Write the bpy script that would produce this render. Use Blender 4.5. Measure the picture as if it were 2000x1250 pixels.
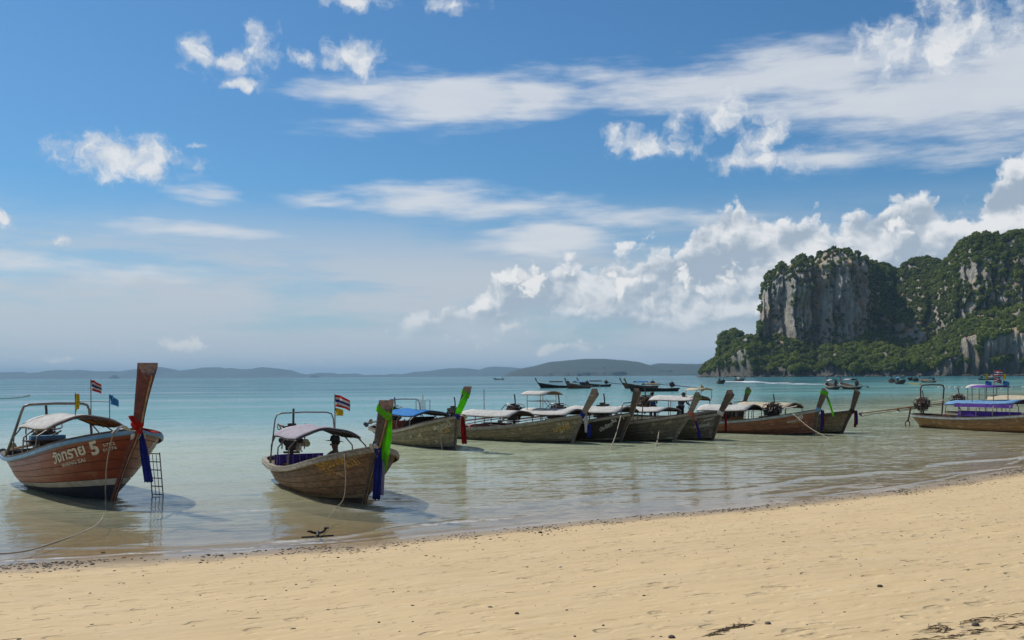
import bpy, bmesh, math, random
import numpy as np
from mathutils import Vector, Matrix
for o in list(bpy.data.objects): bpy.data.objects.remove(o)
S = bpy.context.scene
COL = S.collection
R = math.radians
RNG = random.Random(7)

# ------------------------------------------------------------------ camera
EYE = 2.6                                   # metres above the sea
ROLL = 0.00575
cam_d = bpy.data.cameras.new('camera'); cam = bpy.data.objects.new('camera', cam_d); COL.objects.link(cam)
cam_d.sensor_width = 36; cam_d.lens = 36; cam_d.clip_start = .1; cam_d.clip_end = 60000
cam_d.shift_y = (734.5 - 625) / 2000
cam.matrix_world = Matrix.Translation((0, 0, EYE)) @ Matrix.Rotation(R(90), 4, 'X') @ Matrix.Rotation(-ROLL, 4, 'Z')
S.camera = cam
S.render.engine = 'CYCLES'
S.cycles.use_denoising = True
S.cycles.max_bounces = 8; S.cycles.transparent_max_bounces = 12; S.cycles.volume_bounces = 0
S.cycles.caustics_reflective = False; S.cycles.caustics_refractive = False
S.view_settings.view_transform = 'Standard'; S.view_settings.look = 'None'
S.view_settings.exposure = 0.0; S.view_settings.gamma = 1

def ray(px, py):
    u = px - 1000; v = py - 734.5
    return (u - ROLL * v) / 2000, -(v + ROLL * u) / 2000
def onz(px, py, z=0.0):                      # where a sight line meets a level
    x, zz = ray(px, py); d = (z - EYE) / zz
    return Vector((x * d, d, z))
def azel(px, py):
    x, z = ray(px, py); return math.atan(x), math.atan(z * math.cos(math.atan(x)))

# ------------------------------------------------------------------ sun and sky
SUN_AZ = R(-52); SUN_EL = R(50)
sun_d = bpy.data.lights.new('sun', 'SUN'); sun = bpy.data.objects.new('sun', sun_d); COL.objects.link(sun)
sun_d.energy = 3.7; sun_d.angle = R(.6); sun_d.color = (1, .955, .88)
sdir = Vector((math.sin(SUN_AZ) * math.cos(SUN_EL), math.cos(SUN_AZ) * math.cos(SUN_EL), math.sin(SUN_EL)))
sun.rotation_euler = sdir.to_track_quat('Z', 'Y').to_euler(); sun.location = sdir * 60

class NT:                                    # small helper for node trees
    def __init__(s, tree): s.t = tree; s.n = tree.nodes; s.l = tree.links
    def put(s, sock, v):
        if v is None: return
        if isinstance(v, bpy.types.NodeSocket): s.l.new(v, sock)
        elif sock.type == 'RGBA' and len(v) == 3: sock.default_value = (*v, 1)
        else: sock.default_value = v
    def node(s, typ, ins=None, **kw):
        n = s.n.new(typ)
        for k, v in kw.items(): setattr(n, k, v)
        for k, v in (ins or {}).items(): s.put(n.inputs[k], v)
        return n
    def m(s, op, a, b=None, c=None, clamp=False):
        n = s.n.new('ShaderNodeMath'); n.operation = op; n.use_clamp = clamp
        for i, v in enumerate((a, b, c)): s.put(n.inputs[i], v)
        return n.outputs[0]
    def vm(s, op, a, b=None, c=None):
        n = s.n.new('ShaderNodeVectorMath'); n.operation = op
        for i, v in enumerate((a, b, c)):
            if v is not None: s.put(n.inputs[i], v)
        return n.outputs['Value'] if op in ('LENGTH', 'DOT_PRODUCT', 'DISTANCE') else n.outputs[0]
    def scale(s, a, f):
        n = s.n.new('ShaderNodeVectorMath'); n.operation = 'SCALE'; s.put(n.inputs[0], a); s.put(n.inputs[3], f); return n.outputs[0]
    def step(s, x, lo, hi, a=0.0, b=1.0, smooth=True):
        n = s.n.new('ShaderNodeMapRange'); n.interpolation_type = 'SMOOTHSTEP' if smooth else 'LINEAR'
        for i, v in enumerate((x, lo, hi, a, b)): s.put(n.inputs[i], v)
        return n.outputs[0]
    def mix(s, f, a, b, kind='RGBA', blend='MIX'):
        n = s.n.new('ShaderNodeMix'); n.data_type = kind; n.blend_type = blend
        ins = [i for i in n.inputs if i.enabled]
        s.put(ins[0], f); s.put(ins[1], a); s.put(ins[2], b)
        return [o for o in n.outputs if o.enabled][0]
    def noise(s, vec, scale=1, detail=4, rough=.5, dist=0, dims='3D', out=0):
        n = s.n.new('ShaderNodeTexNoise'); n.noise_dimensions = dims
        s.put(n.inputs['Vector'], vec); s.put(n.inputs['Scale'], scale); s.put(n.inputs['Detail'], detail)
        s.put(n.inputs['Roughness'], rough); s.put(n.inputs['Distortion'], dist)
        return n.outputs[out]
    def voro(s, vec, scale=1, detail=0, rough=.5, feature='F1', rnd=1, dims='2D', out='Distance', smooth=.6):
        n = s.n.new('ShaderNodeTexVoronoi'); n.voronoi_dimensions = dims; n.feature = feature
        s.put(n.inputs['Vector'], vec); s.put(n.inputs['Scale'], scale)
        if 'Detail' in n.inputs: s.put(n.inputs['Detail'], detail); s.put(n.inputs['Roughness'], rough)
        if feature == 'SMOOTH_F1': s.put(n.inputs['Smoothness'], smooth)
        s.put(n.inputs['Randomness'], rnd)
        return n.outputs[out]
    def curve(s, x, pts, x0, x1, y0, y1):     # piecewise curve through (x, y) points
        n = s.n.new('ShaderNodeFloatCurve'); c = n.mapping.curves[0]
        p = [((a - x0) / (x1 - x0), (b - y0) / (y1 - y0)) for a, b in pts]
        while len(c.points) < len(p): c.points.new(.5, .5)
        for q, (a, b) in zip(c.points, p): q.location = (a, b); q.handle_type = 'AUTO_CLAMPED'
        n.mapping.update()
        s.put(n.inputs['Value'], s.step(x, x0, x1, smooth=False))
        return s.m('MULTIPLY_ADD', n.outputs[0], y1 - y0, y0)

world = bpy.data.worlds.new('World'); S.world = world; world.use_nodes = True
wt = NT(world.node_tree); wt.n.clear()
SKY_STRENGTH = 0.065
sky = wt.node('ShaderNodeTexSky', sky_type='NISHITA', sun_disc=False, sun_elevation=SUN_EL, sun_rotation=SUN_AZ % (2 * math.pi),
              altitude=0, air_density=1.0, dust_density=.6, ozone_density=2.2)
dirv = wt.node('ShaderNodeTexCoord').outputs['Generated']
sep = wt.node('ShaderNodeSeparateXYZ', {0: dirv})
az = wt.m('ARCTAN2', sep.outputs[0], sep.outputs[1]); el = wt.m('ARCSINE', sep.outputs[2])
P = wt.node('ShaderNodeCombineXYZ', {0: az, 1: el}).outputs[0]
warp = wt.vm('SUBTRACT', wt.noise(P, 34, 4, .6, dims='2D', out=1), (.5, .5, .5))
Pw = wt.vm('MULTIPLY_ADD', warp, (.030, .019, 0), P)
warp2 = wt.vm('SUBTRACT', wt.noise(wt.vm('MULTIPLY', P, (4, 16, 1)), 1.6, 3, .55, dims='2D', out=1), (.5, .5, .5))
Ps = wt.vm('MULTIPLY_ADD', warp2, (.10, .034, 0), P)
def ellipses(vec, items):                     # field that is 1 in the heart of each cloud, 0 at its rim
    f = None
    for cx, cy, rx, ry, st in items:
        a, e = azel(cx, cy); ix, iy = 2000 / rx, 2000 / ry
        d = wt.vm('LENGTH', wt.vm('MULTIPLY_ADD', vec, (ix, iy, 0), (-a * ix, -e * iy, 0)))
        g = wt.m('MULTIPLY_ADD', d, -st, st)
        f = g if f is None else wt.m('MAXIMUM', f, g)
    return f
streak = wt.noise(wt.vm('MULTIPLY', P, (6, 34, 1)), 1.5, 5, .62, dims='2D')
fine = wt.noise(Pw, 44, 5, .57, dims='2D')
smear_f = ellipses(Ps, [(890, 192, 320, 62, 1), (690, 180, 130, 36, .8), (1060, 188, 170, 56, 1), (1440, 160, 420, 62, .9), (1560, 150, 300, 75, 1), (1850, 185, 380, 95, 1.1),
    (2010, 150, 260, 110, 1.1), (820, 385, 230, 36, .75), (600, 378, 130, 16, .6), (1020, 405, 220, 32, .6), (1050, 460, 170, 38, .9), (1260, 425, 210, 30, .55),
    (400, 455, 230, 20, .6), (385, 372, 80, 16, .55), (90, 520, 230, 30, .55), (230, 535, 200, 26, .5), (1630, 315, 190, 34, .7), (1860, 300, 220, 34, .6), (810, 240, 260, 30, .35)])
smear = wt.step(wt.m('ADD', smear_f, wt.m('MULTIPLY', wt.m('SUBTRACT', streak, .5), 1.05)), -.02, .72)
# the same thin cloud goes on outside the frame
gen = wt.noise(wt.vm('MULTIPLY', P, (2.2, 7, 1)), 1.2, 4, .58, dims='2D')
out_f = wt.m('MAXIMUM', wt.step(wt.m('ABSOLUTE', az), .5, .75), wt.step(el, .36, .5))
smear = wt.m('MAXIMUM', smear, wt.m('MULTIPLY', wt.step(gen, .5, .68), wt.m('MULTIPLY', out_f, wt.step(el, 1.3, .9, .0, .85))))
puff_f = ellipses(Pw, [(240, 308, 135, 54, 1), (395, 108, 46, 44, .8), (445, 122, 52, 26, .7), (505, 98, 44, 60, .8), (470, 162, 58, 16, .75), (690, 113, 70, 40, .9), (600, 113, 40, 24, .65),
    (885, 8, 66, 28, .75), (690, 3, 76, 20, .65), (390, 283, 30, 9, .8), (6, 430, 28, 17, .9), (118, 468, 36, 9, .8), (1250, 280, 110, 38, .65), (1320, 240, 56, 42, .6),
    (1410, 215, 90, 60, .6), (1495, 270, 56, 70, .7), (1480, 310, 140, 36, .65), (1870, 70, 150, 90, .8), (1760, 90, 100, 60, .8), (1960, 40, 90, 50, .6)])
puff_n = wt.m('ADD', puff_f, wt.m('MULTIPLY', wt.m('SUBTRACT', fine, .5), 1.55))
puff = wt.step(puff_n, .02, .72)
# cumulus bank over the headland and small cumuli low on the horizon
bil = lambda v: wt.voro(v, 26, 3, .55, 'F1')
b0 = bil(Pw); b1 = bil(wt.vm('ADD', Pw, (-.0040, .0052, 0)))
lowf = lambda v: wt.noise(wt.vm('MULTIPLY', v, (1, 1.7, 1)), 15, 3, .5, dims='2D')
n0 = lowf(P); n1 = lowf(wt.vm('ADD', P, (-.012, .015, 0)))
tops = [(-.62, -.02)]
tops_out = [(-3.15, .10), (-2.6, .16), (-2.1, .09), (-1.6, .15), (-1.1, .08), (-.75, .03), (-.62, -.02), (.62, .25), (.9, .17), (1.4, .22), (1.9, .12), (2.5, .2), (3.15, .10)]
for px, py in [(560, 735), (760, 640), (840, 590), (940, 560), (1010, 512), (1080, 500), (1160, 500), (1210, 480), (1290, 470), (1340, 440), (1372, 400), (1410, 385), (1450, 400), (1500, 412), (1590, 422), (1660, 418), (1710, 400), (1790, 364), (1850, 385), (1920, 360), (1955, 296), (2000, 272)]:
    tops.append(azel(px, py))
tops += [(.62, .25)]
top_in = wt.curve(az, tops, -.62, .62, -.05, .3); top_out = wt.curve(az, tops_out, -3.15, 3.15, -.05, .3)
top = wt.mix(wt.m('LESS_THAN', wt.m('ABSOLUTE', az), .62), top_out, top_in, kind='FLOAT')
hgt = wt.m('SUBTRACT', top, wt.node('ShaderNodeSeparateXYZ', {0: Pw}).outputs[1])
bank_d = wt.m('ADD', hgt, wt.m('MULTIPLY', wt.m('SUBTRACT', .40, b0), .034)); bank_d = wt.m('ADD', bank_d, .009)
bank = wt.m('MULTIPLY', wt.step(bank_d, -.002, .012), wt.step(wt.m('ADD', el, wt.m('MULTIPLY', wt.m('SUBTRACT', n0, .5), .05)), .036, .066))
CUM = [(1040, 552, 95, 72, 1), (985, 590, 60, 36, .8), (910, 605, 90, 40, .7), (1205, 570, 110, 78, 1), (1130, 600, 60, 30, .8), (1370, 570, 95, 66, 1), (1330, 545, 50, 40, .8), (1440, 520, 60, 40, .7), (1480, 600, 80, 30, .7), (1620, 480, 80, 40, .7), (1800, 450, 110, 50, .7)]
cum_f = ellipses(Pw, CUM); cum_g = ellipses(wt.vm('ADD', Pw, (-.010, .011, 0)), CUM)
cum_b = wt.m('MULTIPLY', wt.m('SUBTRACT', .40, b0), 1.25)
cum = wt.step(wt.m('ADD', cum_f, cum_b), .02, .42)
bl = wt.m('SUBTRACT', b1, b0)
lit_c = wt.step(wt.m('ADD', wt.m('SUBTRACT', cum_f, cum_g), wt.m('MULTIPLY', bl, .85)), -.26, .34)
low_f = ellipses(Pw, [(925, 662, 80, 38, 1), (985, 648, 56, 26, .8), (1105, 682, 90, 18, 1), (345, 674, 110, 22, .9), (1375, 662, 85, 32, .8), (150, 700, 70, 16, .6), (620, 705, 80, 12, .6)])
low = wt.step(wt.m('ADD', low_f, wt.m('MULTIPLY', wt.m('SUBTRACT', .46, b0), 1.3)), .02, .6)
lit = wt.m('ADD', wt.m('MULTIPLY', bl, .9), wt.m('MULTIPLY', wt.m('SUBTRACT', n0, n1), 2.4))
lit = wt.m('ADD', lit, wt.step(bank_d, .034, .0, -.06, .62))
lit = wt.step(lit, -.35, .70)
vstreak = wt.noise(wt.vm('MULTIPLY', P, (2.4, 15, 1)), 1.7, 5, .6, dims='2D')
veil = wt.m('MULTIPLY', wt.step(el, .185, .085), wt.step(vstreak, .28, .56, .40, 1.0))
haze_low = wt.step(el, .16, .0)
K = 1 / SKY_STRENGTH
def kc(r, g, b, f=1.0): return (r * K * f, g * K * f, b * K * f)
skyc = wt.mix(1.0, sky.outputs[0], (.585, 1.06, 1.40), blend='MULTIPLY')
c = wt.mix(wt.m('MULTIPLY', veil, .88), skyc, kc(.57, .605, .655))
c = wt.mix(wt.m('MULTIPLY', wt.step(el, .09, .0), .55), c, kc(.45, .55, .66))
c = wt.mix(wt.m('MULTIPLY', smear, .88), c, wt.mix(streak, kc(.62, .665, .73), kc(.74, .765, .80)))
c = wt.mix(wt.m('MULTIPLY', puff, .92), c, wt.mix(wt.step(wt.m('ADD', puff_n, wt.m('MULTIPLY', bl, .9)), .15, 1.0), kc(.58, .645, .73), kc(.82, .83, .84)))
bankc = wt.mix(lit, kc(.37, .45, .545), kc(.86, .865, .87))
bankc = wt.mix(wt.step(el, .15, .03, 0, .35), bankc, kc(.46, .545, .63))
c = wt.mix(wt.m('MULTIPLY', bank, .93), c, bankc)
c = wt.mix(wt.m('MULTIPLY', cum, wt.step(el, .03, .07, .3, .92)), c, wt.mix(lit_c, kc(.43, .505, .59), kc(.88, .88, .87)))
c = wt.mix(wt.m('MULTIPLY', low, .75), c, wt.mix(lit, kc(.47, .55, .63), kc(.78, .785, .77)))
bg = wt.node('ShaderNodeBackground', {0: c, 1: SKY_STRENGTH})
wo = wt.node('ShaderNodeOutputWorld'); wt.l.new(bg.outputs[0], wo.inputs[0])
world.cycles.sampling_method = 'MANUAL'; world.cycles.sample_map_resolution = 512

# ------------------------------------------------------------------ numpy noise
_r = np.random.RandomState(11)
_perm = np.concatenate([_r.permutation(256)] * 2)
_g = _r.normal(size=(256, 3)); _g /= np.linalg.norm(_g, axis=1)[:, None]
def perlin(x, y, z):
    x, y, z = np.broadcast_arrays(np.asarray(x, float), np.asarray(y, float), np.asarray(z, float))
    xi, yi, zi = np.floor(x).astype(int), np.floor(y).astype(int), np.floor(z).astype(int)
    xf, yf, zf = x - xi, y - yi, z - zi
    f = lambda t: t * t * t * (t * (t * 6 - 15) + 10)
    u, v, w = f(xf), f(yf), f(zf)
    def gr(a, b, c):
        h = _perm[(_perm[(_perm[(xi + a) & 255] + yi + b) & 255] + zi + c) & 255]
        g = _g[h]; return g[..., 0] * (xf - a) + g[..., 1] * (yf - b) + g[..., 2] * (zf - c)
    l = lambda a, b, t: a + t * (b - a)
    return l(l(l(gr(0,0,0), gr(1,0,0), u), l(gr(0,1,0), gr(1,1,0), u), v), l(l(gr(0,0,1), gr(1,0,1), u), l(gr(0,1,1), gr(1,1,1), u), v), w) * 1.5
def fbm(x, y, z, o=4, g=.5):
    t = 0; a = 1; f = 1
    for i in range(o): t = t + a * perlin(x * f + i * 17.3, y * f + i * 7.7, z * f + i * 3.1); a *= g; f *= 2.03
    return t
def sstep(x, a, b):
    t = np.clip((np.asarray(x, float) - a) / (b - a), 0, 1); return t * t * (3 - 2 * t)

# ------------------------------------------------------------------ materials
MATS = {}
def new_mat(name):
    m = bpy.data.materials.new(name); m.use_nodes = True; t = NT(m.node_tree)
    MATS[name] = m
    return m, t, m.node_tree.nodes['Principled BSDF']
def pm(name, c1, c2=None, scale=5, stretch=(1, 1, 1), rough=.65, metal=0, bump=0, detail=5, vary=0, spec=.4, blot=None, sheen=0, trans=0, lo=.35, hi=.65):
    m, t, b = new_mat(name)
    co = t.node('ShaderNodeTexCoord').outputs['Object']
    inf = t.node('ShaderNodeObjectInfo').outputs['Random']
    sh = t.node('ShaderNodeCombineXYZ', {0: t.m('MULTIPLY', inf, 37.0), 1: t.m('MULTIPLY', inf, 11.0), 2: 0.0}).outputs[0]
    v = t.vm('MULTIPLY', t.vm('ADD', co, sh), stretch)
    n = t.noise(v, scale, detail, .62)
    col = t.mix(t.step(n, lo, hi), c1, c2 or c1)
    if blot:
        n2 = t.noise(t.vm('ADD', co, sh), blot[1], 4, .6)
        col = t.mix(t.step(n2, blot[2], blot[2] + .12), col, blot[0])
    if vary: col = t.mix(1.0, col, t.node('ShaderNodeCombineColor', {i: t.m('MULTIPLY_ADD', inf, 2 * vary, 1 - vary) for i in range(3)}).outputs[0], blend='MULTIPLY')
    t.put(b.inputs['Base Color'], col); b.inputs['Roughness'].default_value = rough; b.inputs['Metallic'].default_value = metal
    b.inputs['Specular IOR Level'].default_value = spec
    t.put(b.inputs['Roughness'], t.m('MULTIPLY_ADD', n, .25, rough - .12))
    if bump:
        bn = t.node('ShaderNodeBump', {'Strength': 1.0, 'Distance': bump, 'Height': n}); t.l.new(bn.outputs[0], b.inputs['Normal'])
    if trans:
        tr = t.node('ShaderNodeBsdfTranslucent', {0: col}); mx = t.node('ShaderNodeMixShader', {0: trans, 1: b.outputs[0], 2: tr.outputs[0]})
        t.l.new(mx.outputs[0], m.node_tree.nodes['Material Output'].inputs[0])
    return m

pm('hull_red', (.26, .060, .028), (.19, .042, .022), 3, (.5, 2, 6), rough=.42, bump=.002, vary=.06, blot=((.27, .11, .06), 2.2, .60))
pm('hull_red_shade', (.20, .12, .075), (.14, .075, .045), 3, (.5, 2, 6), rough=.5, bump=.002, vary=.08)
pm('hull_navy', (.014, .024, .055), (.025, .036, .05), 4, rough=.5, bump=.002)
pm('hull_white', (.50, .47, .41), (.36, .33, .27), 5, rough=.6)
def wood(name, a, b, blot=None, bs=.58, **k): return pm(name, a, b, 4.2, (.8, 3, 5), rough=.78, bump=.006, vary=.22, blot=(blot or (.17, .135, .085), 3.4, bs), **k)
wood('hull_brown', (0.200, 0.127, 0.075), (0.109, 0.070, 0.048), (0.342, 0.239, 0.140), .60)
wood('hull_olive', (0.261, 0.205, 0.118), (0.140, 0.109, 0.068), (0.421, 0.352, 0.216), .57)
wood('hull_dark', (0.046, 0.034, 0.025), (0.025, 0.019, 0.016), (0.096, 0.074, 0.049), .66)
wood('hull_grey', (0.194, 0.164, 0.118), (0.103, 0.085, 0.064), (0.319, 0.273, 0.194), .60)
wood('hull_rust', (0.273, 0.109, 0.055), (0.140, 0.064, 0.036), (0.364, 0.194, 0.114), .62)
wood('hull_tan', (0.387, 0.216, 0.096), (0.216, 0.133, 0.068), (0.477, 0.319, 0.170), .55)
wood('prow_red', (0.149, 0.038, 0.025), (0.079, 0.023, 0.018), (0.175, 0.061, 0.038), .66)
wood('prow_dark', (0.114, 0.082, 0.058), (0.058, 0.043, 0.033), (0.194, 0.148, 0.103), .60)
wood('prow_grey', (0.261, 0.209, 0.155), (0.137, 0.107, 0.082), (0.387, 0.319, 0.239), .58)
pm('end_grain', (.36, .23, .16), (.20, .12, .085), 14, (1, 1, 1), rough=.85, bump=.004)
pm('liner', (.075, .055, .038), (.045, .034, .024), 4, (.6, 3, 3), rough=.85)
pm('deck_wood', (.17, .12, .075), (.095, .068, .045), 5, (.5, 6, 2), rough=.8, vary=.15)
pm('rail_blue', (.145, .29, .44), (.10, .22, .35), 6, (1, 1, 1), rough=.45)
pm('rail_pale', (.36, .32, .25), (.20, .17, .125), 7, (.6, 3, 3), rough=.75, vary=.1)
pm('rail_grey', (.33, .36, .35), (.20, .22, .22), 7, rough=.6)
pm('rail_wood', (.12, .085, .055), (.065, .046, .032), 6, (.5, 3, 3), rough=.75)
pm('stem_edge', (.34, .24, .14), (.20, .14, .085), 7, rough=.7)
pm('steel', (.42, .40, .37), (.25, .22, .19), 9, rough=.35, metal=.85)
pm('dark_steel', (.060, .052, .048), (.10, .058, .036), 7, rough=.55, metal=.5)
pm('rust', (.20, .085, .035), (.10, .042, .02), 8, rough=.8)
pm('engine', (.028, .025, .024), (.10, .068, .050), 9, rough=.5, metal=.4, blot=((.16, .13, .11), 9, .62))
pm('grease', (.018, .017, .017), (.04, .034, .03), 9, rough=.45, metal=.3)
pm('blade', (.14, .13, .11), (.22, .18, .13), 6, rough=.4, metal=.7)
def cloth(name, a, b=None, trans=.25, **k): return pm(name, a, b or tuple(v * .8 for v in a), 6, rough=.8, spec=.2, trans=trans, **k)
cloth('cloth_white', (.72, .69, .64), (.56, .53, .48)); cloth('cloth_lilac', (.52, .46, .50), (.42, .37, .40)); cloth('cloth_cream', (.68, .58, .40), (.55, .46, .32))
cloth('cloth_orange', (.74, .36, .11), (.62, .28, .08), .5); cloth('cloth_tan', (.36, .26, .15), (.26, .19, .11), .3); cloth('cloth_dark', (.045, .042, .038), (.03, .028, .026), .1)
cloth('cloth_blue', (.05, .26, .62), (.04, .20, .50)); cloth('cloth_green', (.20, .70, .035), (.14, .56, .025), .5); cloth('cloth_green_old', (.12, .30, .07), (.09, .22, .05), .2)
cloth('cloth_red', (.60, .035, .025), (.5, .025, .02), .45); cloth('cloth_crimson', (.34, .012, .02), (.26, .008, .014), .4); cloth('cloth_navy', (.03, .045, .30), (.022, .034, .22), .4)
cloth('cloth_purple', (.155, .07, .38), (.115, .05, .29)); cloth('cloth_lavender', (.40, .37, .58)); cloth('cloth_yellow', (.72, .52, .03), (.62, .42, .02)); cloth('cloth_sky', (.08, .34, .66))
cloth('cloth_pink', (.50, .22, .16), (.42, .12, .08)); cloth('cloth_paleblue', (.22, .42, .62), (.16, .33, .52))
pm('paint_yellow', (.55, .40, .16), (.46, .32, .12), 6, rough=.6); pm('paint_orange', (.55, .26, .04), (.45, .2, .03), 6, rough=.6)
pm('letter_white', (.66, .65, .60), (.50, .49, .44), 18, rough=.6); pm('letter_ochre', (.62, .38, .07), (.36, .21, .06), 22, rough=.7, lo=.42, hi=.58)
pm('letter_pale', (.50, .45, .34), (.27, .235, .17), 22, rough=.75, lo=.42, hi=.6); pm('letter_orange', (.75, .32, .03), rough=.6)
pm('rope', (.42, .36, .27), (.28, .23, .16), 40, rough=.85); pm('rope_dark', (.07, .06, .045), (.045, .04, .03), 40, rough=.85)
pm('skin', (.17, .085, .05), (.13, .065, .038), 8, rough=.55); pm('hair', (.008, .007, .006), rough=.5); pm('hat_dark', (.022, .022, .018), (.035, .034, .028), 12, rough=.85)
pm('black_cloth', (.012, .012, .016), (.02, .02, .025), 10, rough=.85); pm('tyre', (.014, .014, .015), (.022, .022, .022), 12, rough=.75)
pm('iron', (.016, .015, .015), (.035, .028, .024), 14, rough=.6, metal=.4); pm('stone', (.055, .05, .046), (.10, .088, .075), 20, rough=.8, bump=.01, vary=.3)
pm('float_white', (.62, .58, .48), rough=.5); pm('red_box', (.52, .035, .03), (.42, .025, .02), 5, rough=.5); pm('foam', (.78, .80, .80), (.66, .70, .70), 8, rough=.9)
pm('steel_pipe', (.16, .14, .125), (.24, .20, .17), 8, rough=.45, metal=.6)

# ------------------------------------------------------------------ mesh builder
class MB:
    def __init__(s): s.v = []; s.f = []; s.mi = []
    def add(s, vs, fs, mi=0):
        k = len(s.v); s.v += [tuple(p) for p in vs]; s.f += [tuple(k + i for i in f) for f in fs]; s.mi += [mi] * len(fs); return s
    def box(s, c, d, rot=None, mi=0, taper=1.0):
        x, y, z = (q / 2 for q in d); vs = []
        for sx, sy, sz in ((-1,-1,-1),(1,-1,-1),(1,1,-1),(-1,1,-1),(-1,-1,1),(1,-1,1),(1,1,1),(-1,1,1)):
            k = taper if sz > 0 else 1; p = Vector((sx * x * k, sy * y * k, sz * z))
            if rot: p = rot @ p
            vs.append(p + Vector(c))
        return s.add(vs, [(0,3,2,1),(4,5,6,7),(0,1,5,4),(1,2,6,5),(2,3,7,6),(3,0,4,7)], mi)
    def loft(s, rings, closed=True, caps=True, mi=0):
        n = len(rings[0]); vs = [p for r in rings for p in r]; fs = []
        for i in range(len(rings) - 1):
            for j in range(n if closed else n - 1):
                a, b = i * n + j, i * n + (j + 1) % n; fs.append((a, b, b + n, a + n))
        if caps and closed: fs += [tuple(range(n))[::-1], tuple((len(rings) - 1) * n + j for j in range(n))]
        return s.add(vs, fs, mi)
    def tube(s, pts, r, seg=7, mi=0, caps=True):
        pts = [Vector(p) for p in pts]; rings = []; up = None
        for i, p in enumerate(pts):
            t = (pts[min(i + 1, len(pts) - 1)] - pts[max(i - 1, 0)]).normalized()
            if up is None: up = t.orthogonal().normalized()
            up = (up - t * up.dot(t)); up = up.normalized() if up.length > 1e-6 else t.orthogonal().normalized()
            w = t.cross(up); rr = r[i] if isinstance(r, (list, tuple)) else r
            rings.append([p + (up * math.cos(2 * math.pi * k / seg) + w * math.sin(2 * math.pi * k / seg)) * rr for k in range(seg)])
        return s.loft(rings, True, caps, mi)
    def cyl(s, a, b, r, seg=12, mi=0): return s.tube([a, b], r, seg, mi)
    def sheet(s, grid, mi=0): return s.loft(grid, False, False, mi)
    def slab(s, top, th, mi=0, axis=(0, 0, -1)):          # a sheet with thickness
        ax = Vector(axis) * th; n = len(top); m = len(top[0])
        ring = [list(r) + [Vector(p) + ax for p in reversed(r)] for r in top]
        return s.loft(ring, True, True, mi)
    def ball(s, c, r, seg=10, rings=6, mi=0):
        rr = r if isinstance(r, (tuple, list)) else (r, r, r); R_ = []
        for i in range(rings + 1):
            a = math.pi * (i / rings - .5); a = max(min(a, 1.5), -1.5)
            R_.append([(c[0] + rr[0] * math.cos(a) * math.cos(2 * math.pi * j / seg), c[1] + rr[1] * math.cos(a) * math.sin(2 * math.pi * j / seg), c[2] + rr[2] * math.sin(a)) for j in range(seg)])
        return s.loft(R_, True, True, mi)
    def build(s, name, mat, parent=None, smooth=False):
        me = bpy.data.meshes.new(name); me.from_pydata([tuple(v) for v in s.v], [], s.f)
        for m in (mat if isinstance(mat, (list, tuple)) else [mat]): me.materials.append(MATS[m])
        if any(s.mi): me.polygons.foreach_set('material_index', s.mi)
        if smooth: me.polygons.foreach_set('use_smooth', [True] * len(s.f))
        me.validate(); me.update()
        return link(name, me, parent)
def link(name, data, parent=None):
    o = bpy.data.objects.new(name, data); COL.objects.link(o)
    if parent: o.parent = parent
    return o
def tag(o, label=None, cat=None, group=None, kind=None):
    for k, v in (('label', label), ('category', cat), ('group', group), ('kind', kind)):
        if v: o[k] = v
    return o
def empty(name, loc, rz=0):
    o = link(name, None); o.location = loc; o.rotation_euler = (0, 0, rz); o.empty_display_size = .3; return o
def np_mesh(name, V, F, mat, smooth=True, parent=None):
    me = bpy.data.meshes.new(name); V = np.asarray(V, np.float32); F = np.asarray(F, np.int32)
    me.vertices.add(len(V)); me.vertices.foreach_set('co', V.ravel())
    k = F.shape[1]; me.loops.add(F.size); me.loops.foreach_set('vertex_index', F.ravel()); me.polygons.add(len(F))
    me.polygons.foreach_set('loop_start', np.arange(0, F.size, k, dtype=np.int32)); me.polygons.foreach_set('loop_total', np.full(len(F), k, np.int32))
    me.polygons.foreach_set('use_smooth', np.full(len(F), smooth)); me.update(calc_edges=True); me.validate()
    me.materials.append(MATS[mat]); return link(name, me, parent)
def grid_faces(ni, nj):
    i, j = np.meshgrid(np.arange(ni - 1), np.arange(nj - 1), indexing='ij'); a = (i * nj + j).ravel()
    return np.stack([a, a + nj, a + nj + 1, a + 1], 1)
def attr(o, name, vals):
    a = o.data.attributes.new(name, 'FLOAT', 'POINT'); a.data.foreach_set('value', np.asarray(vals, np.float32).ravel())

# ================================================================== THE SETTING
SHORE = [(-60000, -40), (-3000, -40), (-400, -25), (-100, -4), (-40, 6), (-15, 11.4), (-7.14, 14.26), (-5.76, 14.73), (-3.87, 15.4), (-2.42, 16.06), (-.87, 17.05), (1.86, 18.8), (5.1, 20.5), (7.85, 22.46), (10.5, 24.7), (13.9, 27.9), (20, 34.5), (40, 60), (100, 130), (400, 480), (3000, 800), (60000, 800)]
_sx, _sy = np.array(SHORE).T
_fx = np.linspace(-60, 80, 2801); _fy = np.interp(_fx, _sx, _sy); _k = np.hanning(61); _k /= _k.sum()
_fy = np.convolve(np.pad(_fy, 30, mode='edge'), _k, 'valid')
_fy += fbm(_fx * .33, 0, 5.5, 3) * .22 + fbm(_fx * 1.4, 0, 2.5, 3) * .07
def shore_y(x):
    x = np.asarray(x, float); near = np.interp(x, _fx, _fy); far = np.interp(x, _sx, _sy); w = sstep(np.abs(x), 30, 55)
    return near * (1 - w) + far * w
def shore_c(x):                              # cosine of the shoreline's slant
    s = np.interp(x, [-60, -20, -5, 5, 14, 60], [.25, .4, .47, .65, .93, 1.05]); return 1 / np.sqrt(1 + s * s)
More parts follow.
